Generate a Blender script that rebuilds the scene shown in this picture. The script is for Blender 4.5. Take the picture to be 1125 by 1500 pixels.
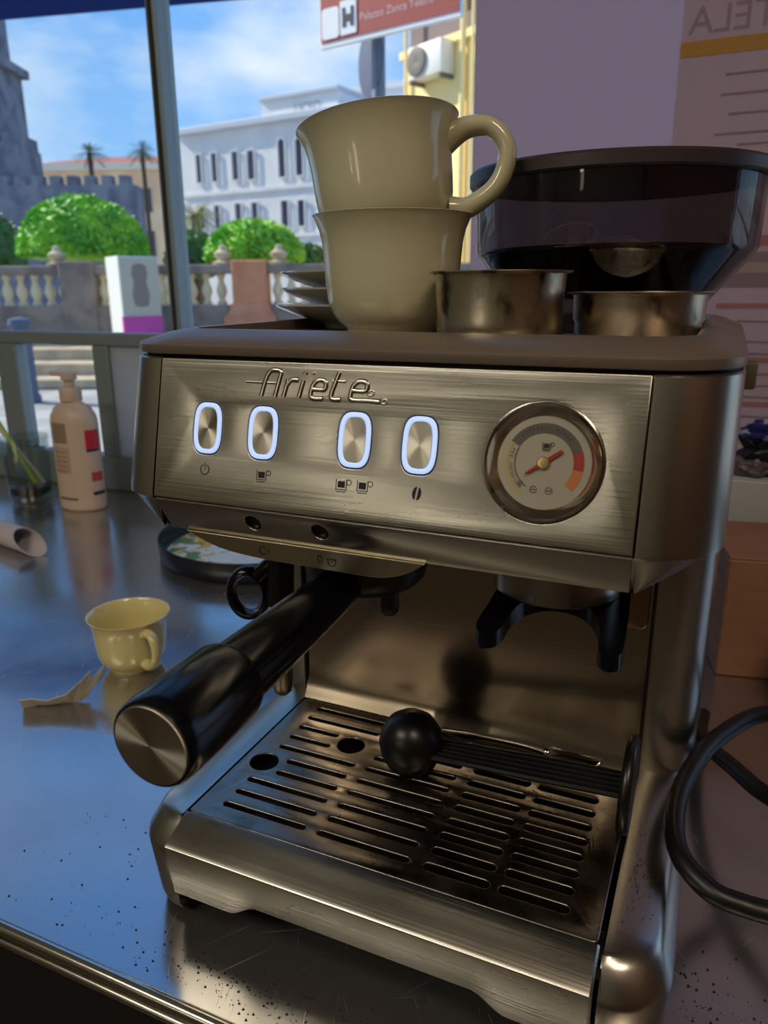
import bpy, bmesh, math, random
from mathutils import Matrix, Vector, noise
random.seed(7)
for o in list(bpy.data.objects): bpy.data.objects.remove(o)
SC = bpy.context.scene
COL = SC.collection
PI = math.pi

# ------------------------------------------------------------------ camera
FPX = 1105.82
cam = bpy.data.cameras.new('camera'); camo = bpy.data.objects.new('camera', cam); COL.objects.link(camo)
CP = Vector((0.1418, -0.2946, 0.3638)); YAW = 0.4199; PITCH = 0.2881; ROLL = -0.007
F = Vector((-math.sin(YAW)*math.cos(PITCH), math.cos(YAW)*math.cos(PITCH), -math.sin(PITCH)))
R0 = Vector((math.cos(YAW), math.sin(YAW), 0)); U0 = R0.cross(F)
RR = R0*math.cos(ROLL) + U0*math.sin(ROLL); UU = -R0*math.sin(ROLL) + U0*math.cos(ROLL)
m = Matrix((RR, UU, -F)).transposed().to_4x4(); m.translation = CP
camo.matrix_world = m
cam.sensor_fit = 'VERTICAL'; cam.sensor_height = 24.0; cam.lens = FPX/1500*24.0
cam.clip_start = 0.01; cam.clip_end = 400
cam.dof.use_dof = True; cam.dof.focus_distance = 0.40; cam.dof.aperture_fstop = 8.5
SC.camera = camo

# ------------------------------------------------------------------ light
SC.view_settings.view_transform = 'Standard'; SC.view_settings.look = 'None'
SC.view_settings.gamma = 1.0; SC.view_settings.use_curve_mapping = False
SC.view_settings.exposure = 0.45

def lin(c):
    r = []
    for x in c[:3]:
        x = x/255.0
        r.append(x/12.92 if x <= .04045 else ((x+.055)/1.055)**2.4)
    return (r[0], r[1], r[2], 1.0)

W = bpy.data.worlds.new('sky'); SC.world = W; W.use_nodes = True
nt = W.node_tree; nt.nodes.clear()
def N(t, k, **kw):
    n = t.nodes.new(k)
    for a, b in kw.items(): setattr(n, a, b)
    return n
tc = N(nt, 'ShaderNodeTexCoord'); sep = N(nt, 'ShaderNodeSeparateXYZ'); nt.links.new(tc.outputs['Generated'], sep.inputs[0])
ramp = N(nt, 'ShaderNodeValToRGB'); nt.links.new(sep.outputs['Z'], ramp.inputs[0])
cr = ramp.color_ramp; cr.elements[0].position = 0.0; cr.elements[0].color = lin((178, 208, 238))
cr.elements[1].position = 1.0; cr.elements[1].color = lin((76, 136, 220))
e = cr.elements.new(0.12); e.color = lin((150, 196, 244)); e = cr.elements.new(0.36); e.color = lin((104, 168, 242))
mp = N(nt, 'ShaderNodeMapping'); mp.inputs['Scale'].default_value = (1.0, 1.0, 2.4); mp.inputs['Location'].default_value = (0.35, 0.1, 0.25)
nt.links.new(tc.outputs['Generated'], mp.inputs[0])
ns = N(nt, 'ShaderNodeTexNoise'); ns.inputs['Scale'].default_value = 3.2; ns.inputs['Detail'].default_value = 5; ns.inputs['Roughness'].default_value = .55
nt.links.new(mp.outputs[0], ns.inputs['Vector'])
cl = N(nt, 'ShaderNodeMapRange'); cl.inputs['From Min'].default_value = .47; cl.inputs['From Max'].default_value = .72; cl.inputs['To Max'].default_value = .9
nt.links.new(ns.outputs['Fac'], cl.inputs['Value'])
mx = N(nt, 'ShaderNodeMix', data_type='RGBA'); nt.links.new(cl.outputs[0], mx.inputs['Factor']); nt.links.new(ramp.outputs[0], mx.inputs['A'])
mx.inputs['B'].default_value = (.86, .9, .94, 1)
bg = N(nt, 'ShaderNodeBackground'); nt.links.new(mx.outputs['Result'], bg.inputs['Color']); bg.inputs['Strength'].default_value = 0.95
wo = N(nt, 'ShaderNodeOutputWorld'); nt.links.new(bg.outputs[0], wo.inputs[0])

def light(name, kind, energy, col, loc=(0, 0, 0), d=None, size=1, sy=None):
    l = bpy.data.lights.new(name, kind); l.energy = energy; l.color = col
    o = bpy.data.objects.new(name, l); COL.objects.link(o); o.location = loc
    if d: o.rotation_euler = Vector(d).to_track_quat('-Z', 'Y').to_euler()
    if kind == 'AREA':
        l.shape = 'RECTANGLE'; l.size = size; l.size_y = sy or size
    return o
sun = light('sun', 'SUN', 5.0, (1, .93, .8), d=(.80, .07, -.60)); sun.data.angle = .01
light('ceiling_fill', 'AREA', 18, (1, .91, .76), (-.9, -1.7, 1.86), (0, 0, -1), 1.4, .5)  # unseen overhead light, added to brighten the interior
light('ceiling_fill', 'AREA', 11, (1, .80, .60), (.9, -1.0, 1.86), (0, 0, -1), .6, .4)  # second added overhead light, warmer, for the right side
light('streak_light', 'AREA', 1.1, (1, .90, .70), (-1.55, -2.95, 1.1), (0, 1, 0), .07, .6)  # unseen strip light added to draw a streak on the steel panel
light('streak_light', 'AREA', 1.5, (1, .90, .72), (-.94, -2.95, 1.0), (0, 1, 0), .16, .8)  # wider added strip, for a second streak and the handle cap highlight

# ------------------------------------------------------------------ materials
MC = {}
def mat(name, rgb, rough=.5, metal=0.0, **kw):
    if name in MC: return MC[name]
    m = bpy.data.materials.new(name); m.use_nodes = True; MC[name] = m
    t = m.node_tree; p = t.nodes['Principled BSDF']
    p.inputs['Base Color'].default_value = lin(rgb); p.inputs['Roughness'].default_value = rough; p.inputs['Metallic'].default_value = metal
    if 'coat' in kw: p.inputs['Coat Weight'].default_value = kw['coat']; p.inputs['Coat Roughness'].default_value = .06
    if 'spec' in kw: p.inputs['Specular IOR Level'].default_value = kw['spec']
    if 'trans' in kw: p.inputs['Transmission Weight'].default_value = kw['trans']
    if 'emit' in kw:
        p.inputs['Emission Color'].default_value = lin(kw['emit']); p.inputs['Emission Strength'].default_value = kw.get('es', 1)
    if 'aniso' in kw:
        p.inputs['Anisotropic'].default_value = kw['aniso']
        if kw.get('radial'):
            tg = N(t, 'ShaderNodeTangent', direction_type='RADIAL', axis='Z')
            t.links.new(tg.outputs[0], p.inputs['Tangent'])
        else:
            cx = N(t, 'ShaderNodeCombineXYZ')
            for i, v in enumerate(kw.get('tan', (1, 0, 0))): cx.inputs[i].default_value = v
            t.links.new(cx.outputs[0], p.inputs['Tangent'])
    tcn = None
    if 'var' in kw:       # (scale xyz, second colour, lo, hi)
        sc, c2, lo, hi = kw['var']
        tcn = N(t, 'ShaderNodeTexCoord'); mpn = N(t, 'ShaderNodeMapping'); mpn.inputs['Scale'].default_value = sc
        t.links.new(tcn.outputs['Object'], mpn.inputs[0])
        nn = N(t, 'ShaderNodeTexNoise'); nn.inputs['Scale'].default_value = 1; nn.inputs['Detail'].default_value = 4
        t.links.new(mpn.outputs[0], nn.inputs['Vector'])
        mr = N(t, 'ShaderNodeMapRange'); mr.inputs['From Min'].default_value = lo; mr.inputs['From Max'].default_value = hi
        t.links.new(nn.outputs['Fac'], mr.inputs['Value'])
        mm = N(t, 'ShaderNodeMix', data_type='RGBA'); t.links.new(mr.outputs[0], mm.inputs['Factor'])
        mm.inputs['A'].default_value = lin(rgb); mm.inputs['B'].default_value = lin(c2)
        t.links.new(mm.outputs['Result'], p.inputs['Base Color'])
    if 'bump' in kw:      # (scale xyz, strength, distance)
        sc, st, di = kw['bump']
        tcn = tcn or N(t, 'ShaderNodeTexCoord'); mpn = N(t, 'ShaderNodeMapping'); mpn.inputs['Scale'].default_value = sc
        t.links.new(tcn.outputs['Object'], mpn.inputs[0])
        nn = N(t, 'ShaderNodeTexNoise'); nn.inputs['Scale'].default_value = 1; nn.inputs['Detail'].default_value = 3
        t.links.new(mpn.outputs[0], nn.inputs['Vector'])
        bp = N(t, 'ShaderNodeBump'); bp.inputs['Strength'].default_value = st; bp.inputs['Distance'].default_value = di
        t.links.new(nn.outputs['Fac'], bp.inputs['Height']); t.links.new(bp.outputs[0], p.inputs['Normal'])
    if 'rvar' in kw:      # roughness variation (scale, lo, hi)
        sc, lo, hi = kw['rvar']
        tcn = tcn or N(t, 'ShaderNodeTexCoord'); mpn = N(t, 'ShaderNodeMapping'); mpn.inputs['Scale'].default_value = sc
        t.links.new(tcn.outputs['Object'], mpn.inputs[0])
        nn = N(t, 'ShaderNodeTexNoise'); nn.inputs['Scale'].default_value = 1; nn.inputs['Detail'].default_value = 5
        t.links.new(mpn.outputs[0], nn.inputs['Vector'])
        mr = N(t, 'ShaderNodeMapRange'); mr.inputs['From Min'].default_value = .3; mr.inputs['From Max'].default_value = .7
        mr.inputs['To Min'].default_value = lo; mr.inputs['To Max'].default_value = hi
        t.links.new(nn.outputs['Fac'], mr.inputs['Value']); t.links.new(mr.outputs[0], p.inputs['Roughness'])
    return m

def glassmat(name, tint, gloss=.03, rough=.0):
    """thin pane: tinted see-through with a fresnel reflection"""
    m = bpy.data.materials.new(name); m.use_nodes = True; t = m.node_tree; t.nodes.clear()
    tr = N(t, 'ShaderNodeBsdfTransparent'); tr.inputs[0].default_value = (*tint, 1)
    gl = N(t, 'ShaderNodeBsdfGlossy'); gl.inputs['Roughness'].default_value = rough
    lw = N(t, 'ShaderNodeLayerWeight'); lw.inputs[0].default_value = .5
    pw = N(t, 'ShaderNodeMath', operation='POWER'); t.links.new(lw.outputs['Facing'], pw.inputs[0]); pw.inputs[1].default_value = 5
    fr = N(t, 'ShaderNodeMapRange'); t.links.new(pw.outputs[0], fr.inputs['Value']); fr.inputs['To Min'].default_value = gloss; fr.inputs['To Max'].default_value = .9
    ms = N(t, 'ShaderNodeMixShader'); t.links.new(fr.outputs[0], ms.inputs[0]); t.links.new(tr.outputs[0], ms.inputs[1]); t.links.new(gl.outputs[0], ms.inputs[2])
    ou = N(t, 'ShaderNodeOutputMaterial'); t.links.new(ms.outputs[0], ou.inputs[0])
    return m
SHOT = glassmat('smoky_hopper', (.60, .58, .57), .05, rough=.02)
def papermat(name, rgb, tr=.5):
    m = bpy.data.materials.new(name); m.use_nodes = True; t = m.node_tree; t.nodes.clear()
    a = N(t, 'ShaderNodeBsdfDiffuse'); b = N(t, 'ShaderNodeBsdfTranslucent'); a.inputs[0].default_value = lin(rgb); b.inputs[0].default_value = lin(rgb)
    ms = N(t, 'ShaderNodeMixShader'); ms.inputs[0].default_value = tr; t.links.new(a.outputs[0], ms.inputs[1]); t.links.new(b.outputs[0], ms.inputs[2])
    ou = N(t, 'ShaderNodeOutputMaterial'); t.links.new(ms.outputs[0], ou.inputs[0])
    return m

STEEL = mat('brushed_steel', (192, 188, 176), .30, 1, aniso=.55, bump=((7, 800, 800), .22, .0004), rvar=((12, 30, 30), .24, .36))
STEELV = mat('brushed_steel_trim', (186, 181, 170), .27, 1, bump=((400, 400, 5), .05, .0003))
STEELT = mat('satin_steel', (178, 172, 162), .33, 1, bump=((60, 60, 60), .03, .0005))
GRILLE = mat('grille_steel', (150, 140, 126), .28, 1, var=((30, 30, 30), (104, 90, 74), .55, .75), rvar=((40, 40, 40), .2, .42))
BACKP = mat('back_panel_steel', (178, 164, 146), .2, 1, bump=((5, 5, 500), .08, .0004))
LIDM = mat('lid_metal_paint', (138, 124, 112), .36, .55, bump=((200, 200, 200), .03, .0003))
CHROME = mat('chrome', (225, 222, 218), .06, 1)
BASKET = mat('used_basket_steel', (204, 194, 172), .30, 1, var=((70, 70, 45), (84, 74, 58), .56, .70), bump=((120, 120, 90), .25, .0006))
BLACK = mat('black_plastic', (17, 17, 19), .32)
GLOSSB = mat('black_gloss_plastic', (10, 11, 16), .2, spec=.35)
DARK = mat('dark_inner_metal', (34, 32, 30), .5, .6)
DGREY = mat('dark_grey_metal', (74, 72, 70), .4, .9)
RADIAL = mat('spun_steel', (208, 202, 188), .37, 1, aniso=.93, radial=True)
LED = mat('lit_button_ring', (200, 215, 245), .4, emit=(172, 200, 248), es=.55)
INK = mat('black_ink', (24, 22, 20), .6)

# ------------------------------------------------------------------ builders
def link(name, me, mt=None, parent=None, M=None, smooth=None):
    o = bpy.data.objects.new(name, me); COL.objects.link(o)
    if mt and not me.materials: me.materials.append(mt)
    if parent: o.parent = parent
    if M is not None: o.matrix_local = M if isinstance(M, Matrix) else Matrix.Translation(M)
    return o
def fin(me, smooth=True, ang=35):
    b = bmesh.new(); b.from_mesh(me); bmesh.ops.recalc_face_normals(b, faces=b.faces[:])
    if smooth:
        for f in b.faces: f.smooth = True
        for ed in b.edges:
            if len(ed.link_faces) == 2 and ed.calc_face_angle(0) > math.radians(ang): ed.smooth = False
    b.to_mesh(me); b.free()
def mk(name, vf, mt, parent=None, M=None, smooth=True, ang=35):
    me = bpy.data.meshes.new(name); me.from_pydata([tuple(v) for v in vf[0]], [], vf[1]); me.update()
    fin(me, smooth, ang)
    return link(name, me, mt, parent, M)
def empty(name, loc=(0, 0, 0), rz=0, rot=None):
    o = bpy.data.objects.new(name, None); COL.objects.link(o); o.location = loc; o.empty_display_size = .02
    o.rotation_euler = rot if rot else (0, 0, rz)
    return o
def tag(o, label=None, cat=None, group=None, kind=None):
    if label: o['label'] = label
    if cat: o['category'] = cat
    if group: o['group'] = group
    if kind: o['kind'] = kind
    return o
def join(*vfs):
    V = []; Fc = []
    for v, f in vfs:
        n = len(V); V += list(v); Fc += [tuple(i+n for i in q) for q in f]
    return V, Fc
def xf(vf, M):
    return [M @ Vector(v) for v in vf[0]], vf[1]
def lathe(prof, seg=48, close=False):
    V = []; Fc = []; n = len(prof)
    for k in range(seg):
        a = 2*PI*k/seg
        for r, z in prof: V.append((r*math.cos(a), r*math.sin(a), z))
    for k in range(seg):
        j = (k+1) % seg
        for i in range(n-1 if not close else n):
            i2 = (i+1) % n
            Fc.append((k*n+i, j*n+i, j*n+i2, k*n+i2))
    if not close:
        if prof[0][0] > 1e-6: Fc.append(tuple(k*n for k in range(seg)))
        if prof[-1][0] > 1e-6: Fc.append(tuple(k*n+n-1 for k in range(seg)))
    return V, Fc
def loft(rings, cap=True, closed=True):
    n = len(rings[0]); V = [p for r in rings for p in r]; Fc = []
    for a in range(len(rings)-1):
        for i in range(n if closed else n-1):
            j = (i+1) % n
            Fc.append((a*n+i, a*n+j, (a+1)*n+j, (a+1)*n+i))
    if cap:
        Fc.append(tuple(range(n))); Fc.append(tuple(range((len(rings)-1)*n, len(rings)*n)))
    return V, Fc
def box(x0, x1, y0, y1, z0, z1, bev=0, seg=2):
    b = bmesh.new(); bmesh.ops.create_cube(b, size=1)
    for v in b.verts: v.co = Vector(((x0+x1)/2+v.co.x*(x1-x0), (y0+y1)/2+v.co.y*(y1-y0), (z0+z1)/2+v.co.z*(z1-z0)))
    if bev: bmesh.ops.bevel(b, geom=b.edges[:], offset=bev, segments=seg, profile=.5, affect='EDGES')
    b.verts.index_update()
    r = ([v.co.copy() for v in b.verts], [tuple(v.index for v in f.verts) for f in b.faces]); b.free(); return r
def spline(pts, n=8):
    P = [Vector(p) for p in pts]; out = []
    for i in range(len(P)-1):
        p0 = P[max(i-1, 0)]; p1 = P[i]; p2 = P[i+1]; p3 = P[min(i+2, len(P)-1)]
        for k in range(n):
            t = k/n
            out.append(.5*((2*p1)+(p2-p0)*t+(2*p0-5*p1+4*p2-p3)*t*t+(3*p1-p0-3*p2+p3)*t*t*t))
    out.append(P[-1]); return out
def tube(pts, r, seg=12, cap=True, sx=1):
    P = [Vector(p) for p in pts]; n = len(P); rad = r if isinstance(r, (list, tuple)) else [r]*n
    rings = []; up = Vector((0, 0, 1)); T0 = (P[1]-P[0]).normalized()
    if abs(T0.dot(up)) > .9: up = Vector((0, 1, 0))
    nx = up.cross(T0).normalized()
    for i in range(n):
        T = (P[min(i+1, n-1)]-P[max(i-1, 0)]).normalized()
        nx = (nx-T*nx.dot(T)).normalized(); ny = T.cross(nx)
        rings.append([P[i]+nx*math.cos(2*PI*k/seg)*rad[i]*sx+ny*math.sin(2*PI*k/seg)*rad[i] for k in range(seg)])
    return loft(rings, cap)
def flatcurve(name, loops, depth, bevel=0.0, bres=2):
    """a flat plate from 2D loops (first outer, others holes); z from 0 to depth"""
    cu = bpy.data.curves.new(name, 'CURVE'); cu.dimensions = '2D'; cu.fill_mode = 'BOTH'
    for lp in loops:
        s = cu.splines.new('POLY'); s.points.add(len(lp)-1); s.use_cyclic_u = True
        for i, p in enumerate(lp): s.points[i].co = (p[0], p[1], 0, 1)
    cu.extrude = max(depth/2-bevel, 0); cu.bevel_depth = bevel; cu.bevel_resolution = bres
    if bevel: cu.offset = -bevel
    o = bpy.data.objects.new(name, cu); COL.objects.link(o)
    dg = bpy.context.evaluated_depsgraph_get(); dg.update()
    me = bpy.data.meshes.new_from_object(o.evaluated_get(dg), depsgraph=dg)
    bpy.data.objects.remove(o); bpy.data.curves.remove(cu)
    b = bmesh.new(); b.from_mesh(me); bmesh.ops.remove_doubles(b, verts=b.verts[:], dist=1e-6)
    for v in b.verts: v.co.z += depth/2
    b.to_mesh(me); b.free(); me.materials.clear()
    return me
def flat(name, loops, depth, mt, parent=None, M=None, bevel=0.0, ang=35):
    me = flatcurve(name, loops, depth, bevel); fin(me, True, ang)
    return link(name, me, mt, parent, M)
def textmesh(s, size, ext=0.0, align='CENTER', shear=0, mirror=False):
    cu = bpy.data.curves.new('text', 'FONT'); cu.body = s; cu.size = size; cu.extrude = ext; cu.align_x = align; cu.align_y = 'CENTER'; cu.shear = shear
    cu.resolution_u = 3
    o = bpy.data.objects.new('text', cu); COL.objects.link(o)
    dg = bpy.context.evaluated_depsgraph_get(); dg.update()
    me = bpy.data.meshes.new_from_object(o.evaluated_get(dg), depsgraph=dg)
    bpy.data.objects.remove(o); bpy.data.curves.remove(cu); me.materials.clear()
    if mirror:
        for v in me.vertices: v.co.x = -v.co.x
    return me
def circ(r, n=24, cx=0, cy=0, a0=0): return [(cx+r*math.cos(a0+2*PI*k/n), cy+r*math.sin(a0+2*PI*k/n)) for k in range(n)]
def slot(x0, x1, y, h, n=8):
    r = h/2; P = []
    for k in range(n+1): a = -PI/2+PI*k/n; P.append((x1-r+r*math.cos(a), y+r*math.sin(a)))
    for k in range(n+1): a = PI/2+PI*k/n; P.append((x0+r+r*math.cos(a), y+r*math.sin(a)))
    return P
def rrect(w, h, r, n=6, cx=0, cy=0):
    P = []
    for sx, sy, a0 in ((1, -1, -PI/2), (1, 1, 0), (-1, 1, PI/2), (-1, -1, PI)):
        for k in range(n+1):
            a = a0+PI/2*k/n; P.append((cx+sx*(w-r)+r*math.cos(a), cy+sy*(h-r)+r*math.sin(a)))
    return P
def squircle(w, h, ex=3.2, n=40):
    P = []
    for k in range(n):
        a = 2*PI*k/n; c = math.cos(a); s = math.sin(a)
        P.append((w*math.copysign(abs(c)**(2/ex), c), h*math.copysign(abs(s)**(2/ex), s)))
    return P
def frame(o, x, y):
    x = Vector(x).normalized(); y = Vector(y); z = x.cross(y).normalized(); y = z.cross(x)
    m = Matrix((x, y, z)).transposed().to_4x4(); m.translation = Vector(o); return m
def copytree(o, parent=None):
    c = o.copy(); COL.objects.link(c)
    if parent: c.parent = parent
    for ch in list(o.children): copytree(ch, c)
    return c

# ------------------------------------------------------------------ the room
WALLM = mat('wall_paint', (112, 106, 88), .7, bump=((30, 30, 30), .1, .002))
CEILM = mat('ceiling_paint', (190, 176, 150), .8)
FLOORM = mat('floor_tiles', (72, 60, 50), .5)
FRAMEM = mat('grey_window_frame', (134, 146, 148), .45, .3)
WOODM = mat('brown_wood_panelling', (104, 68, 44), .5, var=((2, 2, 12), (74, 46, 30), .4, .6))
def struct(name, vf, mt, parent=None, M=None, smooth=False):
    o = mk(name, vf, mt, parent, M, smooth)
    if not parent: o['kind'] = 'structure'
    return o
XL, XR, YB, YW, ZF, ZC = -2.4, 1.7, -3.0, .74, -.9, 1.95
struct('floor', box(XL-.1, XR+.1, YB-.1, YW+.1, ZF-.06, ZF), FLOORM)
struct('ceiling', box(XL-.1, XR+.1, YB-.1, YW+.1, ZC, ZC+.08), CEILM)
struct('wall_back', box(XL, XR, YB-.1, YB, ZF, ZC), WALLM)
struct('wall_left', box(XL-.1, XL, YB, YW, ZF, ZC), WALLM)
struct('wall_right', box(XR, XR+.1, YB, YW, ZF, ZC), WOODM)
struct('wall_front', join(box(XL, XR, YW, YW+.1, ZF, -.001), box(XL, XR, YW, YW+.1, 1.62, ZC)), WALLM)
struct('added_header', box(-.19, XR, YW-.03, YW-.001, .80, ZC), WOODM)  # unseen timber header, added to turn the counter's reflection brown
wf = empty('window_1', (0, YW+.02, 0)); wf['kind'] = 'structure'
for nm, b in (('bottom_rail', (XL, XR, 0, .03, 0, .066)), ('middle_rail', (XL, XR, -.0, .03, .268, .291)), ('top_rail', (XL, XR, 0, .03, 1.58, 1.62)),
              ('post', (-1.15, -1.098, 0, .03, .066, .268)), ('post', (-.905, -.868, 0, .03, .066, .268)),
              ('mullion', (-.713, -.694, -.01, .028, .291, 1.58)), ('post', (-1.95, -1.9, 0, .03, .066, 1.58))):
    mk(nm, box(*b, bev=.003), FRAMEM, wf, smooth=False)
mk('groove', box(-.706, -.701, -.013, -.0095, .291, 1.58), mat('dark_rubber', (40, 44, 46), .7), wf, smooth=False)
GL = glassmat('window_glass', (.93, .95, .95)); GL2 = glassmat('old_window_glass', (.88, .92, .93))
mk('glass_pane', box(XL, -.713, .012, .016, .291, 1.58), GL2, wf, smooth=False)
mk('glass_pane', box(-.694, XR, .012, .016, .291, 1.58), GL, wf, smooth=False)
mk('glass_pane', box(-1.098, -.905, .012, .016, .066, .268), GL, wf, smooth=False)
mk('glass_pane', box(XL, -1.15, .012, .016, .066, .268), GL, wf, smooth=False)
mk('lower_panel', box(-.868, -.748, .006, .012, .066, .268), papermat('grey_panel', (196, 196, 194), .65), wf, smooth=False)
mk('post', box(-.748, -.728, 0, .03, .066, .268, .003), FRAMEM, wf, smooth=False)
mk('glass_pane', box(-.728, XR, .012, .016, .066, .268), GL, wf, smooth=False)

# stainless counter
CT = mat('worn_steel_counter', (192, 190, 188), .2, .84, rvar=((9, 9, 9), .13, .27), bump=((60, 60, 60), .02, .0004))
t = CT.node_tree; pb_ = t.nodes['Principled BSDF']     # fine scratches in three directions, brighter and rougher
last = None; tcs = N(t, 'ShaderNodeTexCoord')
for rz_, sc_ in ((.5, (14, 900, 1)), (-.9, (18, 800, 1)), (1.9, (22, 1000, 1)), (.95, (12, 700, 1))):
    mp_ = N(t, 'ShaderNodeMapping'); mp_.vector_type = 'TEXTURE'; mp_.inputs['Rotation'].default_value = (0, 0, rz_); mp_.inputs['Scale'].default_value = (1/sc_[0], 1/sc_[1], 1)
    t.links.new(tcs.outputs['Object'], mp_.inputs[0]); n_ = N(t, 'ShaderNodeTexNoise'); n_.inputs['Scale'].default_value = 1; n_.inputs['Detail'].default_value = 2
    t.links.new(mp_.outputs[0], n_.inputs['Vector']); r_ = N(t, 'ShaderNodeMapRange'); r_.inputs['From Min'].default_value = .70; r_.inputs['From Max'].default_value = .80
    t.links.new(n_.outputs['Fac'], r_.inputs['Value'])
    if last is None: last = r_.outputs[0]
    else:
        q_ = N(t, 'ShaderNodeMath', operation='MAXIMUM'); t.links.new(last, q_.inputs[0]); t.links.new(r_.outputs[0], q_.inputs[1]); last = q_.outputs[0]
m_ = N(t, 'ShaderNodeMath', operation='MULTIPLY_ADD'); t.links.new(last, m_.inputs[0]); m_.inputs[1].default_value = .2
old_ = pb_.inputs['Roughness'].links[0].from_socket; t.links.new(old_, m_.inputs[2]); t.links.new(m_.outputs[0], pb_.inputs['Roughness'])
mt_ = N(t, 'ShaderNodeMapRange'); mt_.inputs['To Min'].default_value = .92; mt_.inputs['To Max'].default_value = .45; t.links.new(last, mt_.inputs['Value']); t.links.new(mt_.outputs[0], pb_.inputs['Metallic'])
counter = empty('counter', (0, 0, 0)); tag(counter, 'long scratched stainless steel counter with a rolled front edge', 'counter')
mk('worktop', box(XL+.004, XR-.004, -.0535, YW-.001, -.03, 0), CT, counter, smooth=False)
rim = [(XL+.004, -.0555, -.004), (XR-.004, -.0555, -.004)]
mk('edge_rim', tube(rim, .0042, 14), mat('edge_steel', (205, 200, 186), .18, 1), counter)
mk('edge_rim', tube([(XL+.004, -.0562, -.0135), (XR-.004, -.0562, -.0135)], .0030, 12), mat('edge_steel', (205, 200, 186), .18, 1), counter)
mk('front_panel', box(XL+.004, XR-.004, -.054, -.045, -.42, -.017), mat('dark_counter_front', (16, 17, 20), .5), counter, smooth=False)
mk('cabinet', box(XL+.004, XR-.004, .0, YW-.01, ZF, -.031), mat('dark_counter_front', (16, 17, 20), .5), counter, smooth=False)

# ------------------------------------------------------------------ espresso machine
EM = empty('espresso_machine', (0, 0, 0))
tag(EM, 'brushed steel espresso machine with four lit buttons and a round pressure gauge on the counter', 'coffee machine')
yT, zT, yB, zB, yL, zL = .0138, .3318, -.0025, .2625, .0054, .2448
def fr(z): return yB+(yT-yB)*(z-zB)/(zT-zB)
def ring(hx, y0, y1, r, z, n=8):
    return [(x, y+(y0+y1)/2, z) for x, y in rrect(hx, (y1-y0)/2, r, n)]
# --- base
def half(xi, hx, yf, yb, r, z, s, n=8):
    P = [(xi, yf)]
    for k in range(n+1):
        a = PI/2*k/n; P.append((hx-r+r*math.sin(a), yf+r-r*math.cos(a)))
    P += [(hx, yf+r+(yb-yf-r)*k/3) for k in (1, 2, 3)]
    return [(s*x, y, z) for x, y in P]
for s in (-1, 1):
    rows = [half(.1205, .1485, -.0075, .33, .026, .006, s), half(.1205, .149, -.010, .33, .027, .012, s), half(.1205, .1515, -.0145, .33, .029, .050, s), half(.1205, .151, -.0135, .33, .029, .054, s),
            half(.1205, .146, -.006, .33, .026, .064, s), half(.1205, .142, -.002, .33, .022, .0675, s)]
    inner = [(s*.1205, y, .0685) for (x, y, z) in rows[-1]]
    inn2 = [(s*.1205, y, .006) for (x, y, z) in rows[-1]]
    mk('side_rail', loft(rows+[inner, inn2], False, False), STEELV, EM, ang=50)
mk('base_pan', box(-.1195, .1195, .012, .32, .036, .050, .002), DARK, EM)
mk('drip_basin', join(box(-.1195, .1195, .012, .14, .050, .052), box(-.1195, .1195, .012, .0135, .052, .0665), box(-.1195, .1195, .139, .1405, .052, .0665)), mat('wet_basin', (40, 36, 32), .45, .6), EM, smooth=False)
for x, y in ((-.131, .000), (.131, .000), (-.128, .29), (.128, .29)):
    mk('foot', xf(lathe([(.0, 0), (.0085, 0), (.0095, .002), (.0095, .0075)], 20), Matrix.Translation((x, y+.012, 0))), BLACK, EM)
def zb(x):
    a = abs(x)
    if a > .080: return .0262
    if a < .0615: return .0352
    t = (a-.0615)/.0185; return .0352-(.0090)*(t*t*(3-2*t))
xs = [-.1185, -.1175]+[-.117+.117*2*i/60 for i in range(61)]+[.1175, .1185]
rows = []
for x in xs:
    e = .001 if abs(x) > .118 else 0
    rows.append([(x, .0008, .0702), (x, .0002, .0708-e), (x, -.0012, .0706-e), (x, -.0196+e, .0631-e), (x, -.0211+e, .0618), (x, -.0211+e, .0600), (x, -.0168+e, zb(x)+.001), (x, -.0160, zb(x)), (x, -.0120, zb(x)), (x, -.0160, .058), (x, .0008, .066)])
mk('drip_tray_front', loft(rows, True, True), STEEL, EM, ang=28)
loops = [rrect(.1175, .0692, .003, 4, 0, .0698)]
for k in range(10):
    y = .0148+.01275*k
    xa = -.0892 if k in (3, 4) else -.1022
    xb = -.0718 if k in (6, 7) else -.0468
    loops.append(slot(xa, xb, y, .0042)); loops.append(slot(-.0388, .0168, y, .0042))
    if k < 9: loops.append(slot(.0248, .0611, y, .0058)); loops.append(slot(.0658, .1018, y, .0058))
loops += [circ(.0092, 28, -.1025, .0592), circ(.0092, 28, -.0590, .0977)]
flat('drip_grille', loops, .0022, GRILLE, EM, Matrix.Translation((0, .0005, .0683)), bevel=.0007, ang=50)
# --- column
mk('column', loft([ring(.1515, .1500, .335, .03, .052), ring(.1515, .1500, .335, .03, .2448)]), STEELV, EM)
rows = []
for x in (-.1185, .1185):
    rows.append([(x, .1475, .2446), (x, .1475, .092), (x, .1465, .084), (x, .1442, .077), (x, .1415, .0728), (x, .1405, .0705), (x, .1499, .0705), (x, .1499, .2446)])
mk('back_panel', loft(rows, True, True), BACKP, EM, ang=50)
mk('panel_edge', box(-.1205, -.1187, .1445, .1499, .0705, .2446, .0006), DARK, EM)
mk('panel_edge', box(.1187, .1205, .1445, .1499, .0705, .2446, .0006), DARK, EM)
flat('grinder_cover', [rrect(.0105, .031, .006, 6)], .003, mat('brown_reflecting_steel', (150, 120, 92), .3, 1), EM, frame((.1065, .1475, .197), (1, 0, 0), (0, 0, 1)), bevel=.001)
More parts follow.
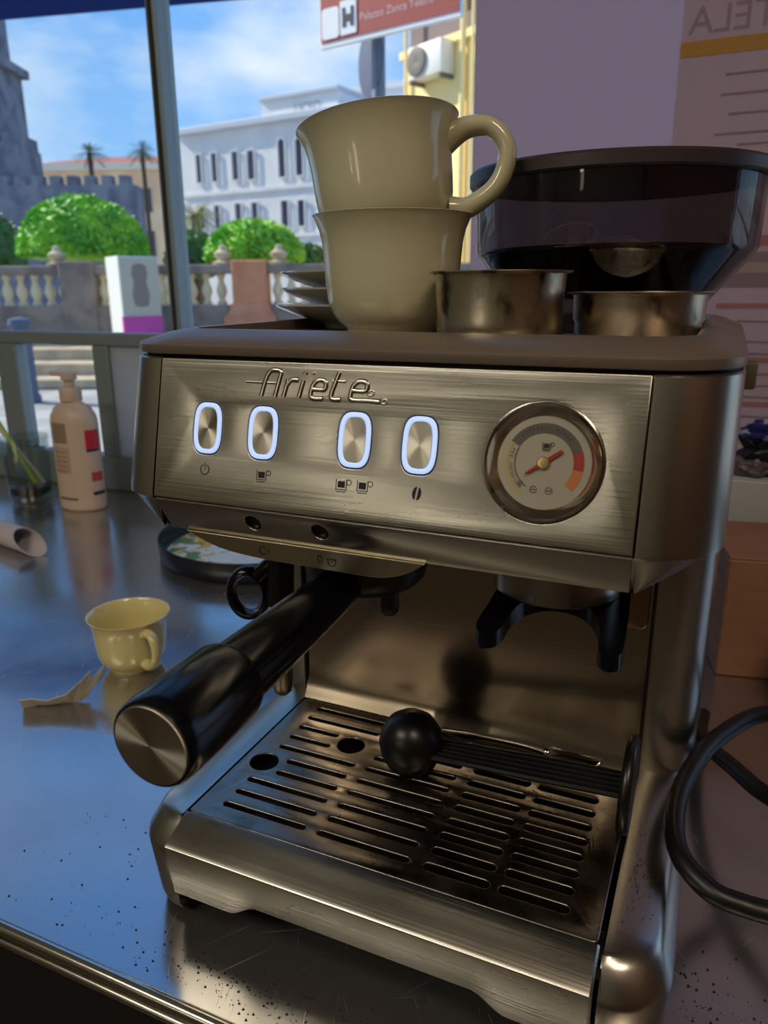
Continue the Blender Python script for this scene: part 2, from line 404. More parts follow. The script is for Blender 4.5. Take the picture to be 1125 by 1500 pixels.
# --- head
mk('head_core', loft([ring(.114, yL+.006, .33, .01, zL+.0012), ring(.1485, yB+.008, .333, .033, zB), ring(.1485, yT+.008, .333, .033, zT), ring(.1485, yT+.008, .333, .033, .3340)]), DARK, EM)
A = Vector((0, yB, zB)); S = (Vector((0, yT, zT))-A); HP = S.length; S.normalize(); NP = Vector((1, 0, 0)).cross(S)
def PF(x, v, off=0): return frame(Vector((x, 0, 0))+A+S*v+NP*off, (1, 0, 0), S)
pb = .0001
gx, gv = .0785, .0338
holes = [circ(.0250, 48, gx, gv)]
BX = [(-.0866, .0370), (-.0548, .0368), (-.0065, .0369), (.0249, .0369)]
for bx, bv in BX: holes.append([(bx+x, bv+y) for x, y in squircle(.0086, .0131)])
flat('front_panel', [[(-.1172, .0006), (.1172, .0006), (.1172, HP-.0008), (-.1172, HP-.0008)]]+holes, .0022, STEEL, EM, PF(0, 0, -.0017), bevel=.0004)
S2 = (A-Vector((0, yL, zL))); HL = S2.length; S2.normalize()
def LF(x, v, off=0): return frame(Vector((x, yL, zL))+S2*v+Vector((1, 0, 0)).cross(S2)*off, (1, 0, 0), S2)
lipholes = [[(hx+.0046*math.cos(2*PI*k/20), .0105+.0046*math.sin(2*PI*k/20)) for k in range(20)] for hx in (-.0602, -.0232)]
flat('lower_lip', [[(-.1135, 0), (.1165, 0), (.1172, HL-.0006), (-.1172, HL-.0006)]]+lipholes, .0022, STEELV, EM, LF(0, 0, -.0017), bevel=.0004)
for hx in (-.0602, -.0232):
    mk('indicator_lens', lathe([(.0044, -.0016), (.0040, -.0042), (.0018, -.0052), (0, -.0046)], 20), mat('lens_well', (52, 46, 40), .15, .7), EM, LF(hx, .0105, 0))
def trim_rows(s):
    xi = .1184
    return [half(xi-.001, .1195, yL-.0003, .335, .0012, zL, s, 12), half(xi, .1475, yB+.0012, .335, .032, zB-.0022, s, 12), half(xi, .1497, yB-.0001, .335, .0318, zB-.0002, s, 12), half(xi, .1500, yB+.0002, .335, .0318, zB+.0020, s, 12),
            half(xi, .15, yT-.0002, .335, .0318, zT-.0012, s, 12), half(xi, .1492, yT+.0008, .335, .0318, zT-.0004, s, 12)]
for s in (-1, 1):
    rw = trim_rows(s); inn = []
    def shrink(row): return [(x-s*.0022 if i > 3 else x, y+.0022, z) for i, (x, y, z) in enumerate(row)]
    mk('corner_trim', loft(rw+[shrink(rw[-1])]+[shrink(r) for r in (rw[2], rw[0])], False, False), STEELV, EM, ang=30)
# lid with sunken cup tray
lr = [ring(.1490, yT+.0010, .336, .033, .3328), ring(.1500, yT+.0002, .3365, .0335, .3331), ring(.1503, yT-.0001, .337, .034, .3337), ring(.1503, yT-.0001, .337, .034, .3372), ring(.1496, yT+.0006, .336, .034, .3380),
      ring(.137, .0235, .324, .026, .3425), ring(.128, .0300, .316, .022, .3445), ring(.1265, .0312, .3145, .021, .3447), ring(.1250, .0327, .313, .020, .3443), ring(.1235, .0345, .311, .019, .3385), ring(.121, .0370, .3085, .018, .3378)]
lr = [r if i < 5 else [(x+.005*min(1, (i-4)/2), y, z) for x, y, z in r] for i, r in enumerate(lr)]
mk('lid', loft(lr, True, True), LIDM, EM, ang=40)
for i in range(13):
    x = -.108+.018*i
    mk('tray_rib', box(x-.0012, x+.0012, .045, .300, .3370, .33795, .0003, 1), mat('tray_dark', (58, 56, 56), .35, .8), EM, smooth=False)
mk('side_lever', box(.1495, .1600, .200, .2125, .3050, .3215, .0022), mat('lever_plastic', (92, 84, 66), .45), EM)
# --- embossed name
EMB = STEEL
def letter(pts, x0, w=1.0, r=.0013):
    h = .0122
    return [Vector((x0+px*.0100*w+py*h*.24, .0541+(x0+.0586)*.012+py*h, 0)) for px, py in pts], r
L = [(letter(spline([(0, 0), (0, .55), (.05, .85), (.22, 1), (.6, 1), (.74, .9), (.75, .7), (.75, 0)], 5), -.0572)),
     (letter([(-1.05, .52), (.75, .52)], -.0572, 1, .0007)),
     (letter([(0, 0), (0, .66)], -.0450)), (letter(spline([(0, .46), (.12, .62), (.3, .67), (.55, .66)], 4), -.0450)),
     (letter([(0, 0), (0, .66)], -.0368)), (letter([(0, .88), (0, .97)], -.0368)), (letter([(.35, .92), (.5, .97)], -.0368, 1, .0007)),
     (letter(spline([(.05, .34), (.62, .34), (.66, .55), (.5, .67), (.2, .67), (.02, .52), (0, .2), (.15, .0), (.7, 0)], 5), -.0312)),
     (letter(spline([(.1, 1.0), (.04, .6), (0, .2), (.12, 0), (.55, 0)], 5), -.0205)), (letter([(-.12, .67), (.55, .67)], -.0205, 1, .0008)),
     (letter(spline([(.05, .34), (.62, .34), (.66, .55), (.5, .67), (.2, .67), (.02, .52), (0, .2), (.15, .0), (.9, 0), (1.45, -.02)], 5), -.0108, 1.05)),
     (letter([(.75+.12*math.cos(2*PI*k/12), .28+.1*math.sin(2*PI*k/12)) for k in range(13)], -.0100, 1.2, .0006)),
     (letter([(1.25+.1*math.cos(2*PI*k/12), .0+.09*math.sin(2*PI*k/12)) for k in range(13)], -.0085, 1.2, .0006))]
EMBM = mat('embossed_steel', (198, 192, 180), .2, 1)
for pts, r in L:
    pts = [Vector(p) for p in pts]
    vf = tube(pts, r, 10)
    vf = ([Vector((v[0], v[1], max(v[2]*.6, -.0004))) for v in vf[0]], vf[1])
    mk('raised_letter', vf, EMBM, EM, PF(0, 0, .0005), ang=60)
# --- buttons
for i, (bx, bv) in enumerate(BX):
    sq = lambda w, h, ex=3.2: squircle(w, h, ex)
    bt = flat('button', [sq(.0084, .0129)], .004, BLACK, EM, PF(bx, bv, -.0040), bevel=.0004)
    bt['label'] = 'rounded metal push button with a glowing pale blue ring'
    flat('light_ring', [sq(.0080, .0125), sq(.0057, .0102)], .0012, LED, bt, Matrix.Translation((0, 0, .0038)), bevel=.0005)
    n = 40; P = sq(.0056, .0101)
    V = [(x, y, 0) for x, y in P]+[(x*.97, y*.985, .0007) for x, y in P]+[(0, 0, .0004)]
    Fc = [(k, (k+1) % n, n+(k+1) % n, n+k) for k in range(n)]+[(n+k, n+(k+1) % n, 2*n) for k in range(n)]
    mk('spun_cap', (V, Fc), RADIAL, bt, Matrix.Translation((0, 0, .0040)), ang=60)
# --- icons on the panel
def icon(loops_list, M, name='icon', parent=EM):
    vs = [flatcurve('i', lp, .00012) for lp in loops_list]
    V = []; Fc = []
    for me in vs:
        n = len(V); V += [v.co.copy() for v in me.vertices]; Fc += [tuple(i+n for i in p.vertices) for p in me.polygons]; bpy.data.meshes.remove(me)
    return mk(name, (V, Fc), INK, parent, M, smooth=False)
def arcband(r0, r1, a0, a1, n=20, cx=0, cy=0):
    return [(cx+r1*math.cos(a0+(a1-a0)*k/n), cy+r1*math.sin(a0+(a1-a0)*k/n)) for k in range(n+1)]+[(cx+r0*math.cos(a1+(a0-a1)*k/n), cy+r0*math.sin(a1+(a0-a1)*k/n)) for k in range(n+1)]
def rc(x0, x1, y0, y1): return [(x0, y0), (x1, y0), (x1, y1), (x0, y1)]
def cupicon(k=1.0):
    return [[rc(-.0018*k, .0018*k, -.0014*k, .0016*k)], [[(-.0028*k, .0024*k), (-.0028*k, -.0024*k), (.0028*k, -.0024*k), (.0028*k, .0024*k), (.0024*k, .0024*k), (.0024*k, -.0020*k), (-.0024*k, -.0020*k), (-.0024*k, .0024*k)]],
            [circ(.0014*k, 14, .0038*k, .0012*k), circ(.0010*k, 14, .0038*k, .0012*k)], [rc(-.0024*k, .0024*k, -.0034*k, -.0030*k)]]
icon([[arcband(.0022, .0027, PI*.62, PI*2.38, 26)], [rc(-.00022, .00022, 0, .0034)]], PF(-.0866, .0166, .0005), 'power_icon')
icon(cupicon(), PF(-.0538, .0168, .0005), 'cup_icon'); icon(cupicon(), PF(-.0112, .0163, .0005), 'cup_icon'); icon(cupicon(), PF(-.0006, .0166, .0005), 'cup_icon')
def bean(s): return [(s*(.0004+.0017*math.sin(PI*k/12)), .0029*math.cos(PI*k/12)) for k in range(13)]
icon([[bean(1)], [bean(-1)]], PF(.0256, .0159, .0005) @ Matrix.Rotation(-.15, 4, 'Z'), 'bean_icon')
# --- pressure gauge
GM = PF(gx, gv, .0)
ga = mk('pressure_gauge', lathe([(.0243, -.006), (.0249, -.001), (.0249, .0008), (.0244, .0016), (.0238, .0018), (.0232, .0012), (.0208, -.0012), (.0190, -.0030)], 72, False), CHROME, EM, GM, ang=30)
ga['label'] = 'round chrome bezel pressure gauge with a red needle'
mk('gauge_gap', lathe([(.0249, -.001), (.0254, -.001), (.0254, .0002), (.0249, .0002)], 64, True), BLACK, ga)
flat('dial', [circ(.0192, 64)], .0006, mat('dial_face', (182, 176, 164), .35, .3), ga, Matrix.Translation((0, 0, -.0034)))
D2 = math.radians
zd = -.0027
for a0, a1, r0, r1, col, nm in ((22, 150, .0122, .0163, (96, 92, 88), 'grey_band'), (-8, 21.5, .0122, .0163, (170, 52, 44), 'red_band'), (-40, -8.5, .0122, .0163, (205, 122, 70), 'orange_band'), (152, 238, .0150, .0163, (196, 178, 120), 'pale_band'), (152, 238, .0118, .0122, (90, 84, 76), 'thin_line')):
    flat('scale_band', [arcband(r0, r1, D2(a0), D2(a1), 30)], .0002, mat(nm, col, .5), ga, Matrix.Translation((0, 0, zd)))
def arctext(s, r, a_start, step, size, outer=True):
    V = []; Fc = []
    for i, ch in enumerate(s):
        if ch == ' ': continue
        me = textmesh(ch, size); a = D2(a_start+step*i)
        Mx = Matrix.Translation((r*math.cos(a), r*math.sin(a), 0)) @ Matrix.Rotation(a-PI/2 if step < 0 else a+PI/2, 4, 'Z')
        n = len(V); V += [Mx @ v.co for v in me.vertices]; Fc += [tuple(q+n for q in p.vertices) for p in me.polygons]; bpy.data.meshes.remove(me)
    return V, Fc
mk('scale_lettering', arctext('ESPRESSO RANGE', .0142, 131, -6.6, .0021), mat('dial_ink_dark', (60, 56, 52), .6), ga, Matrix.Translation((0, 0, zd+.0003)), smooth=False)
mk('scale_lettering', arctext('PRE INFUSION', .0137, 160, 6.2, .0019), mat('dial_ink_dark', (60, 56, 52), .6), ga, Matrix.Translation((0, 0, zd+.0003)), smooth=False)
icon(cupicon(.62), Matrix.Translation((.0006, .0070, zd+.0001)), 'cup_icon', ga)
for cx, cy, r in ((-.0032, -.0112, .0015), (.0032, -.0112, .0015), (-.0088, -.0090, .0011)):
    flat('dial_mark', [circ(r, 20, cx, cy), circ(r*.8, 20, cx, cy)], .0002, mat('grey_band', (96, 92, 88), .5), ga, Matrix.Translation((0, 0, zd)))
    flat('dial_mark', [rc(cx-r*.5, cx+r*.5, cy-r*.15, cy+r*.15)], .0002, mat('grey_band', (96, 92, 88), .5), ga, Matrix.Translation((0, 0, zd)))
nd = flat('needle', [[(-.0085, -.00042), (0, -.0008), (.0088, -.00075), (.0092, 0), (.0088, .00075), (0, .0008), (-.0085, .00042)]], .0004, mat('needle_red', (165, 36, 34), .4), ga, Matrix.Translation((0, 0, -.0018)) @ Matrix.Rotation(D2(36), 4, 'Z'))
mk('needle_hub', lathe([(.0026, -.003), (.0026, -.0012), (.0022, -.0008), (.0006, -.0007), (.0005, -.0012), (0, -.0012)], 28), mat('brass', (214, 184, 128), .3, .8), ga)
mk('gauge_glass', lathe([(.0232, .0005), (.0232, .0009), (0, .0012)], 48), glassmat('gauge_glass', (.96, .96, .95)), ga)
# --- group housing under the head, boat-shaped plate
gcx = -.0375
prof = spline([(-.1035, .2447), (-.096, .2415), (-.0812, .2373), (-.062, .2354), (-.0375, .2348), (-.006, .2345), (.0085, .2352), (.0195, .2388), (.0285, .2447)], 6)
pf2 = [(p.x, p.y) for p in [Vector((a[0], a[1])) for a in prof]]
gh = mk('group_housing', loft([[(x, .0048, z) for x, z in pf2], [(x, .112, z) for x, z in pf2]]), DARK, EM)
pl = flat('icon_plate', [pf2], .0016, mat('lit_plate_steel', (214, 206, 178), .32, 1), EM, frame((0, .0050, 0), (1, 0, 0), (0, 0, 1)), bevel=.0003)  # stronger light on the plate is put into its paler colour
PM = lambda x, z: frame((x, .0033, z), (1, 0, 0), (0, 0, 1))
def drop(k): return [(k*.0013*math.sin(2*PI*i/18)*(1-.42*math.cos(2*PI*i/18)), -k*.0022*math.cos(2*PI*i/18)) for i in range(18)]
def dropring(k, cx=0, cy=0):
    a = drop(k); b = drop(k*.72); return [[(x+cx, y+cy) for x, y in a], [(x+cx, y+cy-k*.0002) for x, y in b]]
icon([[arcband(.0017, .0023, D2(45), D2(315), 20)], dropring(.55, .0032, -.0002)], PM(-.0570, .2397), 'water_icon')
icon([dropring(1.0)], PM(-.0250, .2397), 'drop_icon')
icon([dropring(.55)]+[[arcband(r, r+.0003, D2(a-60), D2(a+60), 8, cx, -.0004)] for r, a, cx in ((.0016, 180, -.0004), (.0016, 0, .0004), (.0023, 270, 0))]+[[arcband(.0009, .0012, D2(200), D2(340), 8, s*.0016, .0012)] for s in (-1, 1)], PM(-.0186, .2398), 'steam_icon')
GC = Vector((-.030, .065, 0))
mk('group_head', xf(lathe([(.0, .2285), (.026, .2285), (.027, .2275), (.036, .2275), (.0385, .2295), (.0385, .2352)], 56), Matrix.Translation(GC)), mat('group_casting', (66, 63, 60), .38, .8), EM)
# --- grinder outlet and cradle
OC = (.0760, .066, 0)
mk('grinder_outlet', xf(lathe([(.0, .2215), (.0255, .2215), (.0265, .2190), (.0305, .2190), (.0312, .2197), (.0312, .2446)], 56), Matrix.Translation(OC)), STEELV, EM)
cx, cyk = .0815, .052
outer = spline([(-.0270, .030), (-.0305, .018), (-.0318, .002), (-.0318, -.014), (-.0325, -.028), (-.0318, -.0365), (-.0275, -.0412), (-.0225, -.0390), (-.0200, -.032), (-.0196, -.022), (-.0165, -.0105), (-.0095, -.0020), (0, .0010), (.0100, -.0020), (.0175, -.0105), (.0218, -.022), (.0228, -.031), (.0240, -.0385), (.0285, -.0420), (.0332, -.0385), (.0336, -.028), (.0328, -.012), (.0318, .002), (.0305, .018), (.0270, .030)], 4)
V, Fc = loft([[(cx+p.x, cyk+p.y, 0) for p in outer], [(cx+p.x, cyk+p.y, 1) for p in outer]])
def cz(y, top):
    t = min(max((cyk-y)/.047, 0), 1)
    return (.2192-.0075*t) if top else (.2105-.0062*t)
V = [(x, y, cz(y, z > .5)) for x, y, z in V]
b = bmesh.new(); vs = [b.verts.new(v) for v in V]
for f in Fc: b.faces.new([vs[i] for i in f])
eds = [ed for ed in b.edges if len(ed.link_faces) == 2 and ed.calc_face_angle(0) > 1.0]
bmesh.ops.bevel(b, geom=eds, offset=.0024, segments=3, profile=.5, affect='EDGES')
me = bpy.data.meshes.new('portafilter_cradle'); b.to_mesh(me); b.free(); fin(me, True, 60); link('portafilter_cradle', me, GLOSSB, EM)
# --- steam wand
sw = (-.0985, .080)
mk('wand_sleeve', tube(spline([(sw[0]-.002, sw[1]+.012, .2446), (sw[0]-.001, sw[1]+.008, .225), (sw[0], sw[1]+.004, .195), (sw[0], sw[1]+.002, .172)], 6), [.0075]*6+[.0088]*6+[.0086]*6+[.0080], 20), BLACK, EM)
mk('wand_tube', tube(spline([(sw[0], sw[1]+.002, .174), (sw[0], sw[1], .150), (sw[0]+.001, sw[1]-.002, .132)], 5), .0042, 16), STEELV, EM)
mk('wand_tip', xf(lathe([(0, -.019), (.0035, -.0185), (.0060, -.016), (.0072, -.011), (.0072, .008), (.0062, .012), (.0040, .0135)], 24), Matrix.Translation((sw[0]+.001, sw[1]-.002, .130))), STEELT, EM)
rg = []
hcx, hcz = -.0235, .1835
for k in range(28):
    a = 2*PI*k/28; rg.append((a,))
def ringhandle():
    V = []; Fc = []; n = 28; sec = [(.0, -.0055), (.0035, -.0048), (.0050, 0), (.0035, .0048), (0, .0055), (-.0018, 0)]
    for k in range(n):
        a = 2*PI*k/n; rx, rz = .0098, .0135
        for dr, dy in sec: V.append(((rx+dr)*math.cos(a), dy, (rz+dr)*math.sin(a)))
    m_ = len(sec)
    for k in range(n):
        for i in range(m_):
            Fc.append((k*m_+i, ((k+1) % n)*m_+i, ((k+1) % n)*m_+(i+1) % m_, k*m_+(i+1) % m_))
    return V, Fc
mk('wand_grip', xf(ringhandle(), Matrix.Translation((sw[0]-.0215, sw[1]-.0005, .1780)) @ Matrix.Rotation(.35, 4, 'Z')), GLOSSB, EM, ang=70)
mk('wand_grip_arm', tube(spline([(sw[0]-.014, sw[1], .190), (sw[0]-.007, sw[1]+.002, .197), (sw[0], sw[1]+.004, .200)], 4), .0055, 12), GLOSSB, EM)
# --- bean hopper
HC = (.0695, .217, 0)
hz0 = .3376
hop = mk('bean_hopper', xf(lathe([(.058, hz0), (.058, .352), (.0595, .3555), (.0815, .3815), (.0835, .3855), (.0845, .4225), (.0825, .4225), (.0815, .386), (.0795, .383), (.0575, .357), (.056, .354), (.056, hz0)], 72, True), Matrix.Translation(HC)), SHOT, EM, ang=25)
hop['label'] = 'smoky dark plastic bean hopper with conical base'
mk('coffee_beans', xf(lathe([(.0, .356), (.0565, .357), (.0790, .3835), (.07, .3865), (.03, .3885), (0, .388)], 48), Matrix.Translation(HC)), mat('roast_beans', (42, 26, 18), .5, bump=((160, 160, 160), 1, .004)), hop)
mk('hopper_lid', xf(lathe([(.083, .4225), (.0875, .4222), (.0885, .4232), (.0885, .4290), (.0872, .4305), (.06, .4312), (0, .4315)], 72), Matrix.Translation(HC)), mat('hopper_lid_plastic', (52, 44, 44), .42), hop)

# ------------------------------------------------------------------ portafilter
PFo = empty('portafilter', (GC.x, GC.y, .1985)); tag(PFo, 'portafilter with a thick black handle capped in spun steel, locked under the machine head', 'portafilter')
Ez = Vector((-.0276, -.1173, .2103))-Vector((GC.x, GC.y, .1985)); P0 = Vector((0, 0, .2150-.1985))
ax = (Ez-P0).normalized(); HLn = (Ez-P0).length
mk('filter_holder', lathe([(0, .006), (.020, .006), (.030, .009), (.0335, .013), (.0345, .018), (.0345, .0285), (.0330, .029), (0, .029)], 56), mat('group_casting', (66, 63, 60), .38, .8), PFo)
for s in (-1, 1):
    mk('spout', xf(lathe([(.0, -.006), (.0035, -.006), (.0052, -.004), (.0056, .0), (.0050, .009)], 20), Matrix.Translation((.0165*s+.002, -.010, .0))), DGREY, PFo)
mk('spout_bridge', box(-.018, .022, -.0145, -.0055, .003, .009, .003), DGREY, PFo)
HM = frame(P0, (Vector((0, 0, 1)).cross(ax)), ax.cross(Vector((0, 0, 1)).cross(ax)))
# HM z axis should run along the handle
zx = ax; xx = Vector((0, 0, 1)).cross(ax).normalized(); yy = zx.cross(xx)
HM = Matrix((xx, yy, zx)).transposed().to_4x4(); HM.translation = P0
hl = HLn
mk('handle', lathe([(0, .028), (.0105, .028), (.0117, .031), (.0125, .06), (.0140, hl-.066), (.0144, hl-.044)], 56), GLOSSB, PFo, HM)
mk('handle_grip', lathe([(.0143, hl-.048), (.0166, hl-.0475), (.0174, hl-.045), (.0180, hl-.02), (.0179, hl-.006), (.0174, hl-.0015), (.0166, hl), (.0158, hl-.0002), (0, hl-.0004)], 64), GLOSSB, PFo, HM)
mk('end_cap', lathe([(.0157, hl-.002), (.0157, hl+.0002), (.0154, hl+.0006), (.008, hl+.0006), (0, hl+.0006)], 96), RADIAL, PFo, HM)
mk('handle_neck', lathe([(0, .020), (.0085, .020), (.0085, .032), (0, .032)], 32), DGREY, PFo, HM)

# ------------------------------------------------------------------ cups, saucers, baskets on top
TZ = .3380
CUPM = mat('cream_glaze', (194, 190, 158), .16, coat=.5)
def cup_prof(rb, rt, h, t):
    o = [(.60, .075), (.70, .125), (.775, .20), (.82, .29), (.845, .40), (.858, .52), (.868, .66), (.885, .78), (.915, .875), (.960, .95), (.985, .985)]
    i = [(.955, .985), (.925, .945), (.885, .875), (.855, .78), (.838, .66), (.828, .52), (.812, .40), (.78, .29), (.72, .20), (.62, .15), (.4, .125), (0, .12)]
    return [(0, .0015), (rb*.80, .0015), (rb*.84, 0), (rb*.94, 0), (rb*.97, .002)]+[(rt*a, h*b) for a, b in o]+[(rt*.997, h*.996), (rt*.99, h), (rt*.972, h*.998)]+[(rt*a, h*b) for a, b in i]
def cup(name, loc, rb, rt, h, ha, mtl, rot=None, hs=1.0):
    o = empty(name, loc)
    if rot: o.rotation_euler = rot
    mk('body', lathe(cup_prof(rb, rt, h, .0035), 64), mtl, o, ang=60)
    r1 = rt*.872
    pts = spline([(r1-.003, 0, h*.78), (r1+.010*hs, 0, h*.86), (r1+.024*hs, 0, h*.82), (r1+.031*hs, 0, h*.62), (r1+.024*hs, 0, h*.38), (r1+.008*hs, 0, h*.24), (rt*.80, 0, h*.24)], 6)
    n = len(pts); rad = [.0052*hs+.0022*hs*abs(2*i/(n-1)-1)**3 for i in range(n)]
    hd = mk('handle', xf(tube(pts, rad, 16, sx=1.25), Matrix.Rotation(ha, 4, 'Z')), mtl, o)
    return o
c1 = cup('coffee_cup', (-.0335, .112, TZ), .0265, .0440, .0640, 2.4, CUPM)
tag(c1, 'lower cream coffee cup of the stacked pair, standing on the machine top', 'cup', 'stacked cream cups')
c2 = cup('coffee_cup', (-.0358, .1142, TZ+.0470), .0265, .0445, .0640, .22, CUPM, (D2(-3), D2(-8), 0), .95)
tag(c2, 'upper cream coffee cup of the stacked pair, tilted with its handle to the right', 'cup', 'stacked cream cups')
SAUM = mat('saucer_glaze', (176, 173, 160), .12, coat=.5)
sp = [(0, .003), (.022, .003), (.0235, 0), (.0265, 0), (.0275, .003), (.036, .0052), (.050, .0100), (.0595, .0140), (.0607, .0152), (.0598, .0163), (.049, .0130), (.036, .0085), (.024, .0065), (0, .0062)]
slab = ['topmost of the three stacked saucers behind the cream cups', 'middle one of the three stacked saucers behind the cream cups', 'lowest of the three stacked saucers, resting on the machine top']
sme = None
for i in range(3):
    s_ = mk('saucer', lathe(sp, 64), SAUM, None, (-.0905+[-.004, 0, .003][i]*1, .196+[0, .002, .0][i], TZ+.0104*i), ang=60)
    s_.location.x = (-.092, -.0885, -.0875)[i]
    if i == 0: s_.scale = (1, 1, 1)
    tag(s_, slab[2-i], 'saucer', 'stacked saucers')
def basket(name, loc, prof, lab):
    o = empty(name, loc)
    mk('wall', lathe(prof, 72), BASKET, o, ang=40)
    r = prof[-6][0]
    tag(o, lab, 'filter basket', 'filter baskets'); return o
def bprof(r, h, step=None, rr=.0352):
    o = [(0, 0), (r*.86, 0), (r*.93, .0012), (r*.965, .004)]
    if step: o += [(r*.965, step), (r, step+.002)]
    else: o += [(r*.985, .009), (r*.972, .011)]
    o += [(r*1.005, h-.003), (r*1.01, h-.0016), (rr-.0008, h-.0010), (rr, h-.0004), (rr-.0003, h), (r*1.0, h-.0001), (r*.985, h-.003), (r*.94, .0055), (r*.84, .0018), (0, .0018)]
    return o
basket('filter_basket', (.0362, .0845, TZ), bprof(.0318, .0335), 'tall stained steel filter basket beside the stacked cups')
basket('filter_basket', (.0995, .1120, TZ), bprof(.0315, .0235, .0085), 'shallow stepped steel filter basket on the right corner in front of the hopper')

# ------------------------------------------------------------------ scoop on the grille
SZ = .0705
scp = empty('tamper_scoop', (-.0125, .0905, SZ)); tag(scp, 'black plastic coffee scoop with ribbed handle and tamper disc lying on the drip grille', 'coffee scoop')
bowl = [(0, .0405), (.0080, .0389), (.0145, .0344), (.0188, .0275), (.0203, .0200), (.0190, .0120), (.0160, .0058), (.0120, .0016), (.0105, 0), (0, 0)]
mk('bowl', lathe(bowl, 48), mat('satin_black', (15, 15, 18), .33), scp, ang=60)
d0 = Vector((.017, .0005, .0185)); d1 = Vector((.1290, -.002, .0265)); dv = (d1-d0)
side = Vector((-dv.y, dv.x, 0)).normalized()
for k in range(5):
    off = side*(k-2)*.0046
    mk('handle_rib', tube([d0+off*.9, d0+dv*.5+off, d1+off], [.0021, .0023, .0023], 8, sx=1), BLACK, scp)
mk('handle_web', loft([[d0+side*s+Vector((0, 0, q)) for s, q in ((-.0105, -.0012), (.0105, -.0012), (.0105, .0012), (-.0105, .0012))], [d1+side*s+Vector((0, 0, q)) for s, q in ((-.0105, -.0012), (.0105, -.0012), (.0105, .0012), (-.0105, .0012))]]), BLACK, scp, smooth=False)
mk('tamper_disc', xf(lathe([(0, -.003), (.0255, -.003), (.0268, -.0018), (.0272, 0), (.0268, .0018), (.0255, .003), (0, .0036)], 56), Matrix.Translation(d1+Vector((.002, 0, .0012))) @ Matrix.Rotation(PI/2, 4, 'Y')), BLACK, scp)
spn = empty('teaspoon', (.050, .1335, SZ)); tag(spn, 'small steel teaspoon lying behind the black scoop at the back of the grille', 'spoon')
V = []; Fc = []
for i in range(13):
    u = i/12; w = .0105*math.sin(PI*min(max(u, .03), .97))**.6
    for j in range(7):
        q = j/6*2-1; V.append((.012+u*.036, q*w*.78, .0012+.0035*(q*q)*.8+.0028*(2*u-1)**2))
for i in range(12):
    for j in range(6): Fc.append((i*7+j, (i+1)*7+j, (i+1)*7+j+1, i*7+j+1))
sb = mk('spoon_bowl', (V, Fc), CHROME, spn); md = sb.modifiers.new('t', 'SOLIDIFY'); md.thickness = .0007
mk('spoon_handle', tube(spline([(.0130, 0, .0040), (-.004, 0, .0055), (-.035, .0005, .0042), (-.058, .001, .0016)], 6), [.0011]*6+[.0012]*6+[.0016]*7, 10, sx=1.6), CHROME, spn)

# ------------------------------------------------------------------ things on the counter
YEL = mat('yellow_glaze', (222, 208, 146), .2, coat=.4)
ec = cup('espresso_cup', (-.372, .232, 0), .0235, .0400, .0570, -.42, YEL, None, .72)
tag(ec, 'small pale yellow cup standing alone on the counter at left', 'cup')
PAP = papermat('white_paper', (214, 206, 190), .25)
pk = empty('sugar_packet', (-.372, .142, 0)); pk.scale = (.72, .8, 1.1); tag(pk, 'torn folded white sugar packet lying beside the small yellow cup', 'sugar packet')
def strip(pts, w):
    V = []; n = len(pts)
    for p, d in pts:
        p = Vector(p); d = Vector(d).normalized()*w/2; V += [p-d, p+d]
    return V, [(2*i, 2*i+1, 2*i+3, 2*i+2) for i in range(n-1)]
o = mk('wrapper', strip([((-.046, -.022, .004), (.25, -.3, .35)), ((-.03, -.013, .006), (.2, -.5, .4)), ((-.012, -.006, .006), (.2, -.5, .3)), ((.004, .004, .008), (.4, -.5, .5)), ((.012, .014, .012), (.5, -.2, .9)), ((.018, .024, .016), (.3, 0, 1))], .026), PAP, pk, smooth=False)
o.modifiers.new('t', 'SOLIDIFY').thickness = .0008
o = mk('torn_end', strip([((.012, .014, .010), (.4, 0, 1)), ((.022, .030, .018), (.3, .2, 1)), ((.028, .040, .026), (.6, .2, 1))], .012), PAP, pk, smooth=False)
o.modifiers.new('t', 'SOLIDIFY').thickness = .0006
# paper tube
tm = papermat('tube_paper', (206, 196, 196), .2)
V = []; n = 40
prf = []
L0, L1 = -.26, 0
for x, r in ((L0, .0175), (L1, .0175), (L1, .0165), (L0, .0165)):
    for k in range(n):
        a = 2*PI*k/n; xx_ = x + (.022*math.sin(a)*-1 + .006*math.cos(a) if x == L1 else 0)
        V.append((xx_, r*math.cos(a), .0176+r*math.sin(a)))
Fc = []
for a in range(4):
    for k in range(n):
        Fc.append((a*n+k, a*n+(k+1) % n, ((a+1) % 4)*n+(k+1) % n, ((a+1) % 4)*n+k))
o = mk('paper_tube', (V, Fc), tm, None, Matrix.Translation((-.742, .437, 0)) @ Matrix.Rotation(-.22, 4, 'Z'), ang=50); tag(o, 'rolled white paper tube with an obliquely cut end at the left edge', 'paper roll')
